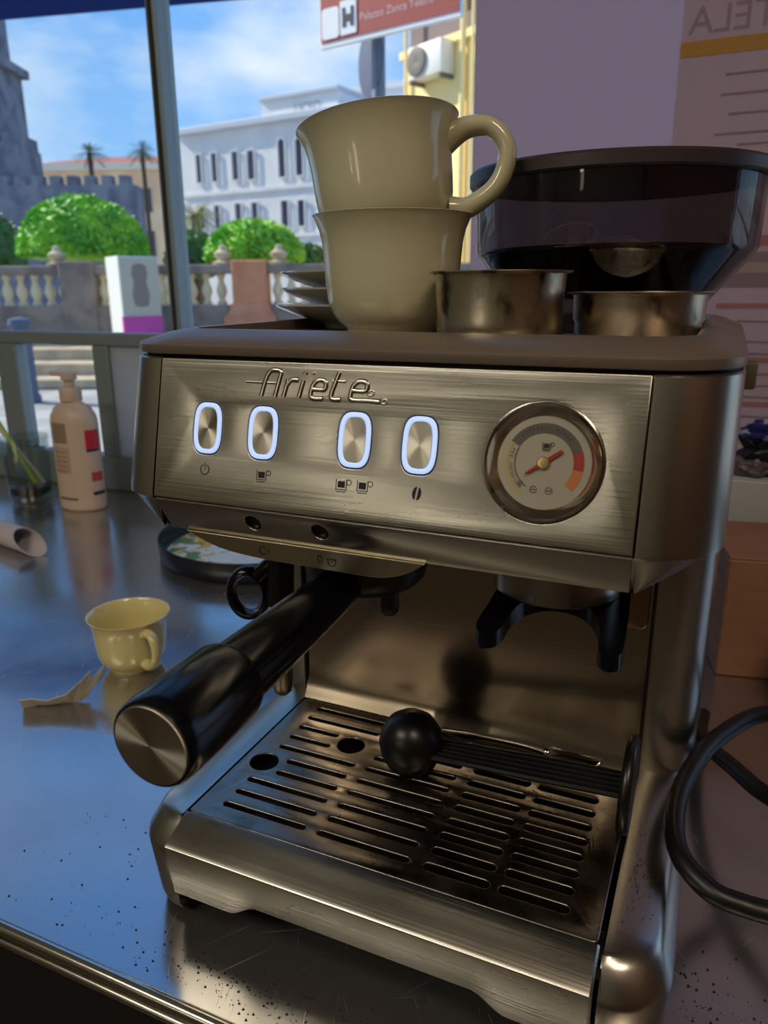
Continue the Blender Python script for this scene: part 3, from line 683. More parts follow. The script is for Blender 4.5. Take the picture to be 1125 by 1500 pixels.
# round serving tray
tr = empty('serving_tray', (-.447, .586, 0)); tag(tr, 'round dark rimmed tray with a green and yellow printed bottom behind the machine', 'tray')
mk('rim', lathe([(.0, 0), (.138, 0), (.1435, .004), (.1455, .028), (.1445, .030), (.1432, .0285), (.141, .006), (.136, .0035), (0, .0035)], 72), mat('tray_black', (26, 28, 36), .35), tr, ang=50)
TP = mat('printed_tray_paper', (206, 216, 214), .5, var=((26, 26, 26), (208, 170, 40), .50, .54))
tt = TP.node_tree; p_ = tt.nodes['Principled BSDF']
n2 = N(tt, 'ShaderNodeTexNoise'); n2.inputs['Scale'].default_value = 38
tcx = N(tt, 'ShaderNodeTexCoord'); tt.links.new(tcx.outputs['Object'], n2.inputs['Vector'])
mr2 = N(tt, 'ShaderNodeMapRange'); mr2.inputs['From Min'].default_value = .52; mr2.inputs['From Max'].default_value = .56; tt.links.new(n2.outputs['Fac'], mr2.inputs['Value'])
mg = N(tt, 'ShaderNodeMix', data_type='RGBA'); old = p_.inputs['Base Color'].links[0].from_socket
tt.links.new(old, mg.inputs['A']); mg.inputs['B'].default_value = lin((96, 132, 70)); tt.links.new(mr2.outputs[0], mg.inputs['Factor'])
gx_ = N(tt, 'ShaderNodeSeparateXYZ'); tt.links.new(tcx.outputs['Object'], gx_.inputs[0])
mr3 = N(tt, 'ShaderNodeMapRange'); mr3.inputs['From Min'].default_value = -.045; mr3.inputs['From Max'].default_value = .01; tt.links.new(gx_.outputs['X'], mr3.inputs['Value'])
m3 = N(tt, 'ShaderNodeMix', data_type='RGBA'); tt.links.new(mr3.outputs[0], m3.inputs['Factor']); tt.links.new(mg.outputs['Result'], m3.inputs['A']); m3.inputs['B'].default_value = lin((206, 216, 220)); tt.links.new(m3.outputs['Result'], p_.inputs['Base Color'])
mk('printed_bottom', lathe([(0, .0036), (.1355, .0036), (.1355, .0044), (0, .0044)], 64), TP, tr)
# pump bottle
bo = empty('pump_bottle', (-.858, .655, 0)); tag(bo, 'beige pump dispenser bottle with a red and black label by the window', 'bottle')
CRM = mat('beige_plastic', (206, 182, 160), .4)
def ov(vf, sx, sy): return [(v[0]*sx, v[1]*sy, v[2]) for v in vf[0]], vf[1]
mk('body', ov(lathe([(0, 0), (.040, 0), (.0435, .003), (.044, .010), (.044, .150), (.042, .162), (.034, .175), (.0195, .184), (.0180, .188), (0, .188)], 48), 1, .72), CRM, bo)
mk('collar', lathe([(.0175, .186), (.0180, .187), (.0180, .206), (.0165, .2085), (0, .2085)], 32), CRM, bo)
mk('pump_stem', lathe([(.0085, .208), (.0085, .222), (0, .222)], 20), CRM, bo)
mk('pump_head', join(lathe([(.0, .221), (.0125, .221), (.013, .223), (.012, .232), (0, .234)], 28), box(-.038, .0, -.006, .006, .226, .2335, .002)), CRM, bo)
def decal(name, a0, a1, z0, z1, col, par, R=.0444):
    n = 10; V = []
    for r in (R, R+.0004):
        for z in (z0, z1):
            for k in range(n+1):
                a = a0+(a1-a0)*k/n; V.append((r*math.cos(a), r*.72*math.sin(a), z))
    q = n+1; Fc = []
    for k in range(n):
        Fc += [(k, k+1, q+k+1, q+k), (2*q+k, 2*q+k+1, 3*q+k+1, 3*q+k), (k, k+1, 2*q+k+1, 2*q+k), (q+k, q+k+1, 3*q+k+1, 3*q+k)]
    Fc += [(0, q, 3*q, 2*q), (n, q+n, 3*q+n, 2*q+n)]
    return mk(name, (V, Fc), mat('label_%d_%d_%d' % col, col, .5), par)
for a0, a1, z0, z1, col in ((-32, 12, .108, .140, (196, 36, 52)), (-32, 8, .1035, .1075, (40, 36, 50)), (-26, 10, .052, .068, (190, 70, 66)), (-26, 16, .028, .034, (38, 36, 46)), (-118, -76, .118, .152, (150, 126, 104)), (-118, -74, .066, .112, (188, 158, 138)), (-118, -66, .020, .024, (120, 92, 76))):
    decal('label_patch', D2(a0), D2(a1), z0, z1, col, bo)
for k in range(5):
    decal('label_line', D2(-114), D2(-80), .070+k*.008, .0725+k*.008, (156, 128, 108), bo, .0450)
# drinking glass with straws
gl = empty('drinking_glass', (-.975, .648, 0)); tag(gl, 'clear drinking glass holding a bright green straw at the far left', 'glass')
GLS = glassmat('tumbler_glass', (.86, .90, .90), .10)
mk('tumbler', lathe([(0, 0), (.032, 0), (.034, .004), (.036, .012), (.0405, .118), (.0395, .119), (.0382, .118), (.034, .016), (.028, .0125), (0, .012)], 48), GLS, gl)
mk('dregs', lathe([(0, .0126), (.028, .0128), (.0335, .017), (.0345, .030), (0, .031)], 32), mat('dark_dregs', (34, 44, 32), .15), gl)
def rod(name, a, b, r, mt, lab, cat):
    o = empty(name, a); v = Vector(b)-Vector(a)
    n = 14; V = []
    x = Vector((0, 1, 0)).cross(v).normalized(); y = v.normalized().cross(x)
    rings = [[v*t+x*math.cos(2*PI*k/n)*rr+y*math.sin(2*PI*k/n)*rr for k in range(n)] for t, rr in ((0, r), (1, r), (1, r*.8), (0, r*.8))]
    bpy.data.objects.remove(o)
    o = mk(name, loft(rings+[rings[0]], False), mt, None, Vector(a)); return tag(o, lab, cat)
rod('drinking_straw', (-.950, .640, .036), (-1.060, .640, .196), .0042, mat('green_straw', (150, 190, 20), .35), 'bright yellow green straw leaning in the drinking glass', 'straw')
rod('drinking_straw', (-.947, .656, .034), (-1.030, .632, .150), .0036, mat('pale_straw', (206, 190, 176), .45), 'pale pinkish straw leaning in the drinking glass under the green one', 'straw')
# cardboard box
CB = mat('cardboard', (168, 122, 92), .7, var=((14, 14, 60), (150, 104, 78), .4, .7))
bxo = empty('cardboard_box', (.166, .440, 0), -.35); tag(bxo, 'plain brown cardboard box on the counter at the right', 'box')
a_ = .35
mk('carton', box(0, .20, 0, .125, 0, .119, .0015, 1), CB, bxo, Matrix.Rotation(.55, 4, 'Z'), smooth=False)
fl = mk('lid_flap', box(.001, .199, .001, .0615, .1192, .1212, .0005, 1), CB, bxo, Matrix.Rotation(.55, 4, 'Z'), smooth=False)
mk('lid_flap', box(.001, .199, .0625, .124, .1192, .1212, .0005, 1), CB, bxo, Matrix.Rotation(.55, 4, 'Z'), smooth=False)
wc = empty('white_carton', (.150, .640, 0)); tag(wc, 'pale white carton standing behind the brown cardboard box', 'box')
mk('carton', box(0, .24, 0, .075, 0, .150, .002, 1), mat('pale_carton', (196, 204, 206), .6), wc, smooth=False)
mk('lid_flap', box(.001, .239, .001, .074, .1502, .1515, .0004, 1), mat('pale_carton', (196, 204, 206), .6), wc, smooth=False)
# crumpled bag
def blob(cx, cy, cz, sx, sy, sz, seed, amp=.35, sub=4):
    b = bmesh.new(); bmesh.ops.create_icosphere(b, subdivisions=sub, radius=1)
    for v in b.verts:
        p = v.co.copy(); nz = noise.noise(p*2.1+Vector((seed, 0, 0)))+.5*abs(noise.noise(p*5+Vector((0, seed, 0))))
        p *= 1+amp*nz
        v.co = Vector((cx+p.x*sx, cy+p.y*sy, cz+max(p.z, -.62)*sz))
    b.verts.index_update(); r = ([v.co.copy() for v in b.verts], [tuple(v.index for v in f.verts) for f in b.faces]); b.free(); return r
bag = empty('crumpled_bag', (.235, .675, .152)); tag(bag, 'crumpled black and dark blue plastic bag on top of the white carton', 'bag')
mk('bag_body', blob(.0, 0, .022, .070, .030, .040, 3, .45), mat('black_film', (24, 24, 30), .25), bag)
mk('blue_fold', blob(-.030, -.012, .050, .030, .012, .016, 8, .5), mat('blue_film', (36, 38, 104), .25), bag)
mk('grey_fold', blob(-.052, -.014, .0085, .022, .014, .013, 5, .4), mat('mauve_film', (96, 84, 92), .4), bag)
# power cable
CBL = mat('cable_rubber', (14, 13, 13), .4)
pts = [(.158, .345, .008), (.1565, .300, .018), (.161, .250, .036), (.1755, .204, .052), (.196, .163, .062), (.230, .135, .072), (.258, .165, .084), (.240, .215, .088), (.1950, .221, .087), (.1640, .178, .086), (.1485, .131, .084), (.1440, .0935, .081), (.1490, .068, .077), (.1640, .0550, .072), (.1800, .0545, .069), (.2050, .058, .066), (.260, .08, .045), (.34, .12, .015), (.44, .17, .0062), (.66, .27, .0062)]
o = mk('power_cable', tube(spline(pts, 10), .0056, 12), CBL); tag(o, 'thick black power cable looping on the counter beside the machine', 'cable')
plg = empty('black_plug', (.232, .392, 0)); tag(plg, 'black plug adapter block in front of the cardboard box at the right edge', 'plug')
mk('plug_body', box(-.0, .060, -.022, .022, 0, .085, .006), BLACK, plg)
mk('plug_collar', box(.008, .052, -.015, .015, .085, .096, .004), BLACK, plg)
# coffee grounds
V = []; Fc = []
def speck(x, y, z, s):
    n = len(V)
    for dx, dy, dz in ((1, 0, .1), (-.4, .8, .1), (-.6, -.7, .1), (.1, 0, .9)): V.append((x+dx*s, y+dy*s, z+dz*s))
    Fc.extend([(n, n+1, n+3), (n+1, n+2, n+3), (n+2, n, n+3), (n, n+2, n+1)])
for i in range(620):
    k = random.random()
    if k < .5: x = random.gauss(-.05, .045); y = random.gauss(-.035, .008)
    elif k < .62: x = random.uniform(-.26, -.12); y = random.uniform(-.045, .05)
    else: x = random.uniform(.155, .215); y = random.gauss(.03, .03)
    if y < -.05 or y > .2 or (abs(x) < .151 and y > -.012): continue
    speck(x, y, 0.0001, random.choice((.0003, .0004, .0006, .0010)))
for i in range(130): speck(random.uniform(.126, .140), random.choice((random.gauss(.055, .01), random.uniform(.01, .14))), .0686, random.choice((.0003, .0004, .0006)))
for i in range(60): speck(random.gauss(.07, .02), random.choice((.0995, .0985, .0868)), .0706, random.choice((.0003, .0005)))
o = mk('coffee_grounds', (V, Fc), mat('coffee_brown', (34, 22, 16), .8), smooth=False); tag(o, 'fine dark coffee grounds scattered over the counter front and machine rail', 'coffee grounds', kind='stuff')

# ------------------------------------------------------------------ posters on the window
PY = YW-.006
P1M = papermat('mauve_poster_back', (212, 196, 204), .75); P2M = papermat('pale_poster_back', (232, 220, 222), .75)
p1 = empty('window_poster', (-.06, PY, .3)); tag(p1, 'plain mauve grey sheet covering the window pane behind the hopper', 'poster')
mk('sheet', box(-.1275, .62, -.0003, .0003, -.26, .499), P1M, p1, smooth=False)
p2 = empty('window_poster', (.3, PY-.003, .35)); tag(p2, 'pale poster seen from its back with mirrored lettering and a yellow stripe at right', 'poster')
mk('sheet', box(-.243, .42, -.0004, .0004, -.34, .325), P2M, p2, smooth=False)
TXT = papermat('show_through_ink', (204, 192, 196), .75); YLW = papermat('show_through_yellow', (236, 208, 140), .75); PNK = papermat('show_through_pink', (226, 186, 182), .75)
me = textmesh('CLIENTELA', .040, 0, 'RIGHT', 0, True)
# mirrored text, reading from outside: right-aligned string flipped starts at its left end
o = link('mirrored_lettering', me, TXT, p2, frame((-.237, -.0012, .2965), (1, 0, 0), (0, 0, 1)) @ Matrix.Diagonal((1.0, 1.0, 1, 1)))
mk('yellow_stripe', box(-.243, .42, -.0012, -.0006, .262, .278), YLW, p2, smooth=False)
rnd = random.Random(3)
def lines(z0, z1, step, x0, x1, h, mtl, nm):
    z = z0
    while z > z1:
        a = x0+rnd.uniform(0, .03); mk(nm, box(a, x1, -.0012, -.0006, z, z+h), mtl, p2, smooth=False); z -= step*rnd.choice((1, 1, 1.7))
lines(.240, .11, .012, -.20, .40, .0022, TXT, 'faint_line')
lines(-.028, -.20, .014, -.165, .40, .0022, TXT, 'faint_line')
for z in (-.012, -.075, -.128): mk('pink_line', box(-.175, .40, -.0012, -.0006, z, z+.006), PNK, p2, smooth=False)
mk('grey_band', box(-.178, .42, -.0012, -.0006, .012, .052), TXT, p2, smooth=False)
mk('orange_band', box(-.178, .42, -.0012, -.0006, .058, .070), PNK, p2, smooth=False)
o = mk('mirrored_heading', box(-.165, -.05, -.0018, -.0013, .028, .040), P2M, p2, smooth=False)

# ------------------------------------------------------------------ outside: the street frame is turned 24 degrees
SY = YAW
def ST(lx, D, z): 
    return Vector((CP.x+lx*math.cos(SY)-D*math.sin(SY), CP.y+lx*math.sin(SY)+D*math.cos(SY), z))
ASPH = mat('grey_paving', (176, 174, 168), .8, var=((1.5, 1.5, 1.5), (150, 148, 144), .4, .6))
GZ = -.9
gnd = mk('street_ground', box(-60, 60, 1.6, 90, GZ-.2, GZ-.01), ASPH, None, Matrix.Translation((CP.x, CP.y, 0)) @ Matrix.Rotation(SY, 4, 'Z'), smooth=False); gnd['kind'] = 'structure'
gnd.name = 'trim_1'
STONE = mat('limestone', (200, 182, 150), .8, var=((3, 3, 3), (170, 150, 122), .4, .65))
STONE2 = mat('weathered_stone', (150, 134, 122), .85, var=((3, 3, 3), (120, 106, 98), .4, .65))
# steps
for i, (d, z) in enumerate(((10.2, -.78), (10.75, -.62), (11.3, -.46))):
    o = mk('stone_step', box(-12, 1.4, 0, (.545, .545, .97)[i], GZ-z, 0, .01, 1), STONE, None, Matrix.Translation(ST(0, d, z)) @ Matrix.Rotation(SY, 4, 'Z'), smooth=False)
    tag(o, ('lowest', 'middle', 'upper')[i]+' pale stone step below the balustrade across the street', 'step', 'stone steps')
# balustrade
BD = 12.5
bal = empty('balustrade', ST(0, BD, 0), SY); tag(bal, 'sunlit limestone balustrade with turned balusters and finials across the street', 'balustrade')
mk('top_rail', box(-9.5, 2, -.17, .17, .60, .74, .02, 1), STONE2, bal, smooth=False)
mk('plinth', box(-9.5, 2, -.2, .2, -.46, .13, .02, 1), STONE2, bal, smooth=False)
bp = [(.055, 0), (.075, .0), (.075, .05), (.045, .07), (.060, .13), (.085, .19), (.080, .25), (.045, .34), (.038, .39), (.060, .41), (.062, .47), (0, .47)]
bme = None
def piers(): return [-7.6, -4.72, -2.08]
for x0, x1 in ((-7.3, -5.05), (-4.42, -2.55), (-1.66, 1.6)):
    n = int((x1-x0)/.215)
    for i in range(n+1):
        x = x0+(x1-x0)*i/n
        if bme is None:
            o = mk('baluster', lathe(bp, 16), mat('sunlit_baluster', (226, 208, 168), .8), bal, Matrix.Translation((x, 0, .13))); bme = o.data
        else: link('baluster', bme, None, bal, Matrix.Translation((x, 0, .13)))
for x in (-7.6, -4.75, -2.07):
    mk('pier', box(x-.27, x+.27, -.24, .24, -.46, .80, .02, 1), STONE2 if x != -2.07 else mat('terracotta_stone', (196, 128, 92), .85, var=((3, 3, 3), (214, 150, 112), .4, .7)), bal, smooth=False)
mk('pier_base', loft([[(-2.07+sx*w, sy*w*.9, z) for sx, sy in ((-1, -1), (1, -1), (1, 1), (-1, 1))] for w, z in ((.40, -.46), (.40, -.05), (.33, .02), (.28, .16))]), mat('terracotta_stone', (196, 128, 92), .85), bal, smooth=False)
for x in (-5.1, -2.5, -1.62):
    mk('finial', xf(lathe([(.16, 0), (.17, .03), (.08, .06), (.13, .12), (.14, .17), (.06, .22), (.05, .28), (0, .30)], 18), Matrix.Translation((x, 0, .74))), STONE, bal)
# info totem
tot = empty('info_totem', ST(-3.70, 11.72, -.46), SY+.62); tag(tot, 'white and grey street information totem with a magenta foot band', 'sign')
mk('body', box(-.29, .29, -.30, .30, 0, 1.29, .01, 1), mat('totem_white', (236, 232, 224), .6), tot, smooth=False)
mk('front_sheet', box(-.28, .28, -.312, -.301, .46, 1.27), mat('totem_grey', (192, 184, 166), .6), tot, smooth=False)
mk('magenta_band', box(-.292, .292, -.314, -.240, .16, .455), mat('magenta_print', (200, 70, 160), .5), tot, smooth=False)
mk('printed_figure', xf(lathe([(0, 0), (.10, .02), (.13, .18), (.09, .36), (.12, .46), (.10, .58), (0, .62)], 16), Matrix.Translation((0, -.312, .58)) @ Matrix.Diagonal((1, .02, 1, 1))), mat('print_dark', (138, 126, 116), .6), tot)
# bollard
bl = mk('bollard', lathe([(.13, 0), (.13, .06), (.105, .1), (.105, .86), (.13, .89), (.12, .95), (0, .98)], 24), mat('blue_grey_paint', (86, 98, 118), .5), None, ST(-4.2, 9, GZ) ); tag(bl, 'blue grey street bollard seen through the low window pane', 'bollard')
# round trees
LEAF = {}
def leafmat(n, c, c2):
    m_ = mat(n, c, .6, var=((2.5, 2.5, 2.5), c2, .4, .62)); return m_
def crown(rx, ry, h, n, seed, size):
    rr = random.Random(seed)
    b = bmesh.new(); bmesh.ops.create_icosphere(b, subdivisions=4, radius=1)
    for v in b.verts:
        p = v.co; q = 1+.10*noise.noise(p*3.1+Vector((seed, 0, 0)))
        z = p.z if p.z > 0 else p.z*.22
        v.co = Vector((p.x*rx*q*.96, p.y*ry*q*.96, z*h*q*.95))
    b.verts.index_update(); V = [v.co.copy() for v in b.verts]; Fc = [tuple(v.index for v in f.verts) for f in b.faces]; b.free()
    for i in range(n):
        th = rr.uniform(0, 2*PI); cz_ = rr.uniform(-.35, 1); s_ = math.sqrt(max(0, 1-cz_*cz_))
        p = Vector((math.cos(th)*s_*rx, math.sin(th)*s_*ry, (cz_ if cz_ > 0 else cz_*.22)*h))*rr.uniform(.95, 1.05)
        u = Vector((rr.gauss(0, 1), rr.gauss(0, 1), rr.gauss(0, 1))).normalized(); w = u.orthogonal().normalized()
        k = len(V); V += [p-u*size, p-w*size*.5, p+u*size, p+w*size*.5]; Fc.append((k, k+1, k+2, k+3))
    return V, Fc
G1 = leafmat('ficus_leaves', (150, 208, 52), (92, 168, 40))
BARK = mat('bark', (96, 78, 62), .9)
def dome(lx, D, z, rx, h, seed, lab):
    o = empty('round_tree', ST(lx, D, GZ), SY)
    mk('crown', crown(rx, rx, h, 2600, seed, .07), G1, o, Matrix.Translation((0, 0, z-GZ)), ang=80)
    mk('trunk', tube(spline([(0, 0, .0), (.03, .02, .9), (0, 0, z-GZ+.1)], 6), [.16-.004*i for i in range(13)], 12), BARK, o)
    return tag(o, lab, 'tree', 'dome clipped trees')
dome(-5.4, 14.5, 1.02, 1.08, .93, 3, 'bright green dome clipped tree at the left behind the balustrade')
dome(-2.32, 14.5, .92, .86, .62, 9, 'smaller bright green dome clipped tree in front of the white building')
G2 = leafmat('shrub_leaves', (74, 122, 52), (52, 92, 42))
def bush(lx, D, z, rx, h, seed, lab):
    o = empty('shrub', ST(lx, D, GZ), SY)
    mk('foliage', crown(rx, rx, h, 900, seed, .07), G2, o, Matrix.Translation((0, 0, z-GZ)), ang=80)
    mk('trunk', tube([(0, 0, 0), (0, 0, z-GZ+.1)], .08, 8), BARK, o)
    return tag(o, lab, 'shrub')
bush(-3.7, 15.6, .72, .55, .75, 21, 'dark green shrub between the two dome clipped trees')
bush(-1.62, 16.9, .84, .55, .42, 22, 'low dark green shrub right of the smaller dome tree')
bush(-8.7, 17.5, .9, .8, 1.2, 23, 'dark shrub at the far left behind the left dome tree')
bush(-6.3, 18.0, 1.2, .9, .75, 24, 'olive shrub rising behind the left dome tree')
# palms
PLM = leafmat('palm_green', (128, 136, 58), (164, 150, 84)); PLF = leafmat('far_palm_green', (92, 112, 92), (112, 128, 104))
def palm(lx, D, z0, zt, R_, n, mt, lab, seed, drop=1.0):
    rr = random.Random(seed)
    o = empty('palm_tree', ST(lx, D, z0), SY); H = zt-z0
    mk('trunk', tube(spline([(0, 0, 0), (R_*.05, 0, H*.5), (0, 0, H)], 5), [R_*.13]*11, 10), BARK, o)
    for i in range(n):
        a = 2*PI*i/n*2.4+rr.uniform(-.2, .2); el = rr.uniform(-.35, 1.1); ln = R_*rr.uniform(.85, 1.1)
        V = []; Fc = []; m_ = 9
        dirv = Vector((math.cos(a)*math.cos(el), math.sin(a)*math.cos(el), math.sin(el)))
        side_ = Vector((-math.sin(a), math.cos(a), 0)); P = []
        for k in range(m_+1):
            t_ = k/m_; P.append(dirv*ln*t_+Vector((0, 0, -drop*.55*ln*t_*t_)))
        for k in range(m_):
            w = ln*.20*math.sin(PI*(k+.8)/(m_+1.2))
            for s in (-1, 1):
                q = len(V); V += [P[k], P[k]*.5+P[k+1]*.5, (P[k]+P[k+1])/2+side_*s*w+Vector((0, 0, -.45*w))+dirv*ln*.04]; Fc.append((q, q+1, q+2))
        q = len(V)
        for k in range(m_+1): V += [P[k]-side_*ln*.012, P[k]+side_*ln*.012]
        Fc += [(q+2*k, q+2*k+1, q+2*k+3, q+2*k+2) for k in range(m_)]
        mk('frond', (V, Fc), mt, o, Matrix.Translation((0, 0, H)), smooth=False)
    return tag(o, lab, 'palm tree')
palm(-6.25, 27, GZ, 2.75, 1.15, 30, PLM, 'bushy yellow green palm in front of the white building corner', 4)
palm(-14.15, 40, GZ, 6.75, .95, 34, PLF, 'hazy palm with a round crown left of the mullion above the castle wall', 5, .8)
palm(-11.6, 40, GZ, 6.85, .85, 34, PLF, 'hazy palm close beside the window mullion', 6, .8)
palm(-10.8, 30, GZ, 2.85, .95, 22, PLM, 'yellow green palm rising behind the left dome tree', 8)
# buildings
def facade(root, wall, x0, x1, z0, z1, depth, mt, nm='wall'):
    return mk(nm, box(x0, x1, 0, depth, z0, z1), mt, root, smooth=False)
WHT = mat('white_stucco', (232, 230, 226), .8, var=((.6, .6, .6), (222, 220, 218), .4, .6)); PANE = mat('dark_window_glass', (70, 72, 92), .25)
def window(root, x0, x1, z0, z1, wallm, arch=False, frm=None):
    P = [(x0, z0), (x1, z0), (x1, z1), (x0, z1)] if not arch else [(x0, z0), (x1, z0)]+[((x0+x1)/2+(x1-x0)/2*math.cos(PI*k/8), z1-(x1-x0)/2+(x1-x0)/2*math.sin(PI*k/8)) for k in range(9)]
    cxw, czw = (x0+x1)/2, (z0+z1)/2; g = 1+.16/max(x1-x0, .2)
    O = [(cxw+(x-cxw)*(1+.13/(x1-x0)), czw+(z-czw)*(1+.13/(z1-z0))) for x, z in P]
    w = flat('window', [O, P], .07, frm or WHT, root, frame((0, -.06, 0), (1, 0, 0), (0, 0, 1)))
    w2 = flat('pane', [P], .03, PANE, w, Matrix.Translation((0, 0, -.052)))
    return w
wb = empty('white_building', Vector((-30.6256, 38.944, GZ)), D2(-7.03)); tag(wb, 'long white building with paired tall windows beyond the trees', 'building')
q0 = -GZ
def Z(z): return z+q0
facade(wb, None, .45, 17, 0, Z(8.85), 10, WHT)
facade(wb, None, 6.65, 11.6, Z(8.85), Z(9.95), 6, WHT, 'attic')
mk('cornice', box(.15, 17.2, -.35, 10, Z(8.85), Z(9.2), .05, 1), mat('cornice_grey', (200, 202, 208), .8), wb, smooth=False)
mk('attic_cornice', box(6.55, 11.7, -.15, 6, Z(9.95), Z(10.15), .03, 1), mat('cornice_grey', (200, 202, 208), .8), wb, smooth=False)
mk('string_course', box(.42, 17, -.10, 0, Z(5.55), Z(5.75)), WHT, wb, smooth=False)
mk('string_course', box(.42, 17, -.10, 0, Z(3.10), Z(3.28)), WHT, wb, smooth=False)
for x0, z1, x1, z0 in ((1.69, 7.76, 2.08, 6.30), (2.86, 7.75, 3.28, 6.27), (4.41, 7.7, 4.86, 6.25), (5.53, 7.65, 6.01, 6.2), (4.44, 5.01, 4.9, 3.75), (5.65, 4.99, 6.1, 3.75), (7.75, 4.97, 8.23, 3.63), (8.88, 4.93, 9.33, 3.63), (9.0, 2.68, 9.4, 1.4), (11.4, 5, 11.85, 3.65), (12.6, 5, 13.05, 3.65), (1.69, 5.0, 2.08, 3.75), (2.86, 5.0, 3.28, 3.75)):
    window(wb, x0, x1, Z(z0), Z(z1), WHT)
for x0, z1, x1, z0 in ((7.7, 8.05, 8.15, 6.16), (8.86, 8.0, 9.31, 6.16), (11.4, 8.0, 11.85, 6.16)): window(wb, x0, x1, Z(z0), Z(z1), WHT, True)
me = textmesh('LICEO', .62); link('roof_lettering', me, mat('grey_letters', (150, 154, 166), .7), wb, frame((9.7, -.02, Z(9.36)), (1, 0, 0), (0, 0, 1)))
w2b = empty('tall_white_block', ST(-5.1, 74, GZ), SY-.45); tag(w2b, 'brightly sunlit white block standing behind the cups and sign pole', 'building')
mk('wall', box(0, 13, 0, 11, 0, 17.4), mat('bright_stucco', (250, 248, 240), .8), w2b, smooth=False); mk('parapet', box(-.15, 13.15, -.15, 11, 17.4, 17.9), mat('bright_stucco', (250, 248, 240), .8), w2b, smooth=False)
# beige palace
bgp = empty('beige_palace', ST(-26.8, 65, GZ), SY-.05); tag(bgp, 'beige and salmon palace with a low red tiled roof behind the castle wall', 'building')
BGE = mat('beige_stucco', (236, 210, 168), .8, var=((.3, .3, .3), (228, 186, 150), .4, .6))
mk('wall', box(0, 14, 0, 9, 0, 10.3), BGE, bgp, smooth=False)
mk('cornice', box(-.3, 14.3, -.5, 9, 10.3, 10.8), mat('cornice_cream', (230, 214, 190), .8), bgp, smooth=False)
mk('roof', loft([[(-.3, -.5, 10.8), (14.3, -.5, 10.8), (14.3, 9, 10.8), (-.3, 9, 10.8)], [(3.4, 3, 11.75), (12.5, 3, 11.75), (12.5, 6, 11.75), (3.4, 6, 11.75)]]), mat('red_roof', (176, 108, 92), .85), bgp, smooth=False)
for x in (1.2, 3.4, 5.6, 7.8, 10, 12.2): window(bgp, x, x+.8, 7.2, 9.0, BGE, False, BGE); window(bgp, x, x+.8, 3.8, 5.8, BGE, False, BGE)
# castle and bell tower
CST = mat('dark_castle_stone', (136, 136, 146), .9, var=((1.2, 1.2, 1.2), (100, 102, 116), .4, .62))
bt_ = empty('bell_tower', ST(-19.3, 36, GZ), SY); tag(bt_, 'dark stone bell tower rising at the left edge above the castle', 'tower')
mk('shaft', box(0, 2.75, 0, 3, 0, 10.6), CST, bt_, smooth=False)
mk('belfry', box(.2, 2.45, .2, 2.8, 10.9, 13.6), CST, bt_, smooth=False)
mk('cornice', box(-.15, 3.05, -.2, 3.2, 10.6, 10.95), CST, bt_, smooth=False)
mk('spire', loft([[(.1, .1, 13.6), (2.55, .1, 13.6), (2.55, 2.9, 13.6), (.1, 2.9, 13.6)], [(1.2, 1.4, 17.5), (1.4, 1.4, 17.5), (1.4, 1.6, 17.5), (1.2, 1.6, 17.5)]]), CST, bt_, smooth=False)
flat('clock_face', [circ(.85, 32)], .12, mat('clock_pale', (170, 168, 172), .7), bt_, frame((1.9, -.32, 9.6), (1, 0, 0), (0, 0, 1)))
mk('lower_stage', box(0, 3.1, -.3, 3.3, 0, 7.5), CST, bt_, smooth=False)
mk('buttress', box(2.7, 3.5, -.5, 2.6, 0, 6.4), CST, bt_, smooth=False)
mk('turret', box(3.1, 3.7, -.6, 1.6, 0, 7.75), CST, bt_, smooth=False)
for i in range(3): mk('merlon', box(.2+i*1.05, .75+i*1.05, -.35, .1, 7.5, 8.0), CST, bt_, smooth=False)
for x, z in ((.7, 5.2), (1.9, 5.2), (1.0, 11.4), (1.6, 11.4)): window(bt_, x, x+.5, z, z+1.5, CST, True, CST)
cw = empty('castle_wall', ST(-14.4, 33, GZ), SY); tag(cw, 'dark crenellated castle wall below the beige palace', 'wall')
mk('wall', box(-4, 4.4, 0, 1.2, 0, 5.35), CST, cw, smooth=False)
for i in range(12): mk('merlon', box(-3.9+i*.7, -3.5+i*.7, 0, .5, 5.35, 5.7), CST, cw, smooth=False)
# ochre building at the right
oc = empty('ochre_building', ST(.42, 15, GZ), SY-.9); tag(oc, 'sunlit ochre building with an air conditioning unit behind the sign', 'building')
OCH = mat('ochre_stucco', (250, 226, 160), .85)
mk('wall', box(0, 2.6, 0, 6, 0, 5.16), OCH, oc, smooth=False)
mk('eave', box(-.05, 2.6, -.5, 6, 6.4, 6.6), OCH, oc, smooth=False)
mk('upper_wall', box(0.02, 2.6, .12, 6, 5.22, 6.4), mat('painted_eave_shade', (134, 118, 118), .85), oc, smooth=False)  # shadow of the eave put into the wall colour as mauve
mk('string_course', box(-.06, 2.6, -.08, 6, 5.10, 5.22), OCH, oc, smooth=False)
for x, r in ((.12, .035), (1.54, .05), (1.77, .03)): mk('drain_pipe', tube([(x, -.07, .1), (x, -.07, 6.4)], r, 10), OCH, oc)
acu = empty('air_conditioner', ST(.42+.62*.66, 15-.783*.66, 3.74)+Vector((0, -.02, 0)), SY-.9); tag(acu, 'white outdoor air conditioning unit on the ochre building wall', 'air conditioner')
mk('casing', box(-.20, .62, -.30, .0, 0, .5, .02, 2), mat('unit_white', (236, 232, 222), .5), acu)
mk('fan', xf(lathe([(.20, 0), (.225, .02), (.225, .04), (.2, .05), (.0, .02)], 28), Matrix.Translation((.04, -.30, .25)) @ Matrix.Rotation(PI/2, 4, 'X')), mat('fan_grey', (112, 104, 96), .6), acu)
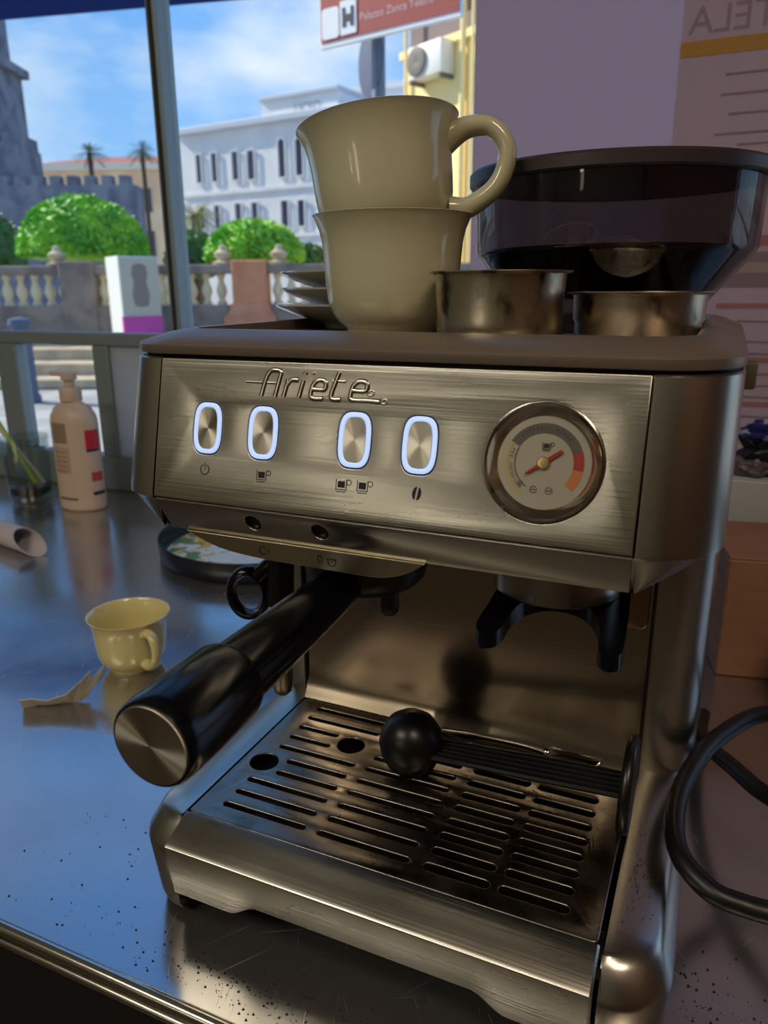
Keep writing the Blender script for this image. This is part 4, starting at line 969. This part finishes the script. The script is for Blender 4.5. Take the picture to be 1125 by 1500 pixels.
mk('bracket', join(box(-.18, -.12, -.30, .02, -.06, 0), box(.54, .60, -.30, .02, -.06, 0)), mat('fan_grey', (112, 104, 96), .6), acu, smooth=False)
# street sign
pos = ST(-.345, 5.0, 0); p3 = ST(.385, 4.47, 0); dv = p3-pos; sa = math.atan2(dv.y, dv.x); ln = dv.length
pole = empty('street_sign', ST(-.03, 4.90, GZ), 0); tag(pole, 'brown tourist direction sign on a grey pole outside the window', 'sign')
SG = mat('sign_red_brown', (172, 74, 64), .5); WH = mat('sign_white', (244, 242, 238), .5)
Mb = Matrix.Translation(pos-Vector(pole.location)+Vector((0, 0, 0))) @ Matrix.Rotation(sa, 4, 'Z')
zb0, zb1 = 1.71, 1.935
bd = mk('sign_board', box(0, ln*1.05, -.012, .012, zb0-.012, zb1+.03, .004, 1), WH, pole, Mb, smooth=False)
mk('sign_face', box(.012, ln*1.05-.012, -.016, -.012, zb0+.016, zb1+.02), SG, bd, smooth=False)
flat('white_symbol', [rrect(.062, .078, .02, 4)], .004, WH, bd, frame((.085, -.0165, zb0+.108), (1, 0, 0), (0, 0, 1)))
flat('symbol_plate', [rrect(.058, .085, .008, 4)], .004, WH, bd, frame((.215, -.0165, zb0+.118), (1, 0, 0), (0, 0, 1)))
flat('castle_symbol', [[(-.04, -.05), (-.015, -.05), (-.015, -.025), (.015, -.025), (.015, -.05), (.04, -.05), (.04, .045), (.02, .045), (.02, .01), (-.02, .01), (-.02, .045), (-.04, .045)]], .003, mat('sign_black', (50, 54, 60), .5), bd, frame((.215, -.0205, zb0+.122), (1, 0, 0), (0, 0, 1)))
me = textmesh('Palazzo Zanca Teatro', .056, 0, 'LEFT'); link('sign_lettering', me, mat('sign_letter', (226, 190, 182), .5), bd, frame((.295, -.0175, zb0+.100), (1, 0, 0), (0, 0, 1)))
mk('pole', tube([(0, 0, 0), (0, 0, 2.85)], .040, 16), mat('pole_grey', (128, 132, 138), .5, .4), pole, Vector((.012, .012, 0)))
rs = flat('round_sign', [circ(.19, 40)], .010, mat('sign_back_blue_grey', (86, 90, 112), .5), pole, Matrix.Translation((-.055, .058, 1.635-GZ)) @ Matrix.Rotation(SY+D2(-68), 4, 'Z') @ Matrix.Rotation(PI/2, 4, 'X'), bevel=.002)
# awning
aw = empty('awning', (-3.1934, 2.7272, 1.6), math.atan2(.2596, 1.1798)); tag(aw, 'navy blue awning edge hanging outside at the upper left of the window', 'awning')
NAV = papermat('navy_canvas', (62, 88, 150), .6)
mk('valance', box(-2.5, 4.2, -.02, .0, 0, .13), NAV, aw, smooth=False)
mk('canopy', loft([[(-2.5, -.01, .13), (4.2, -.01, .13), (4.2, -.01, .15), (-2.5, -.01, .15)], [(-2.5, -.35, .26), (4.2, -.35, .26), (4.2, -.35, .28), (-2.5, -.35, .28)]]), NAV, aw, smooth=False)
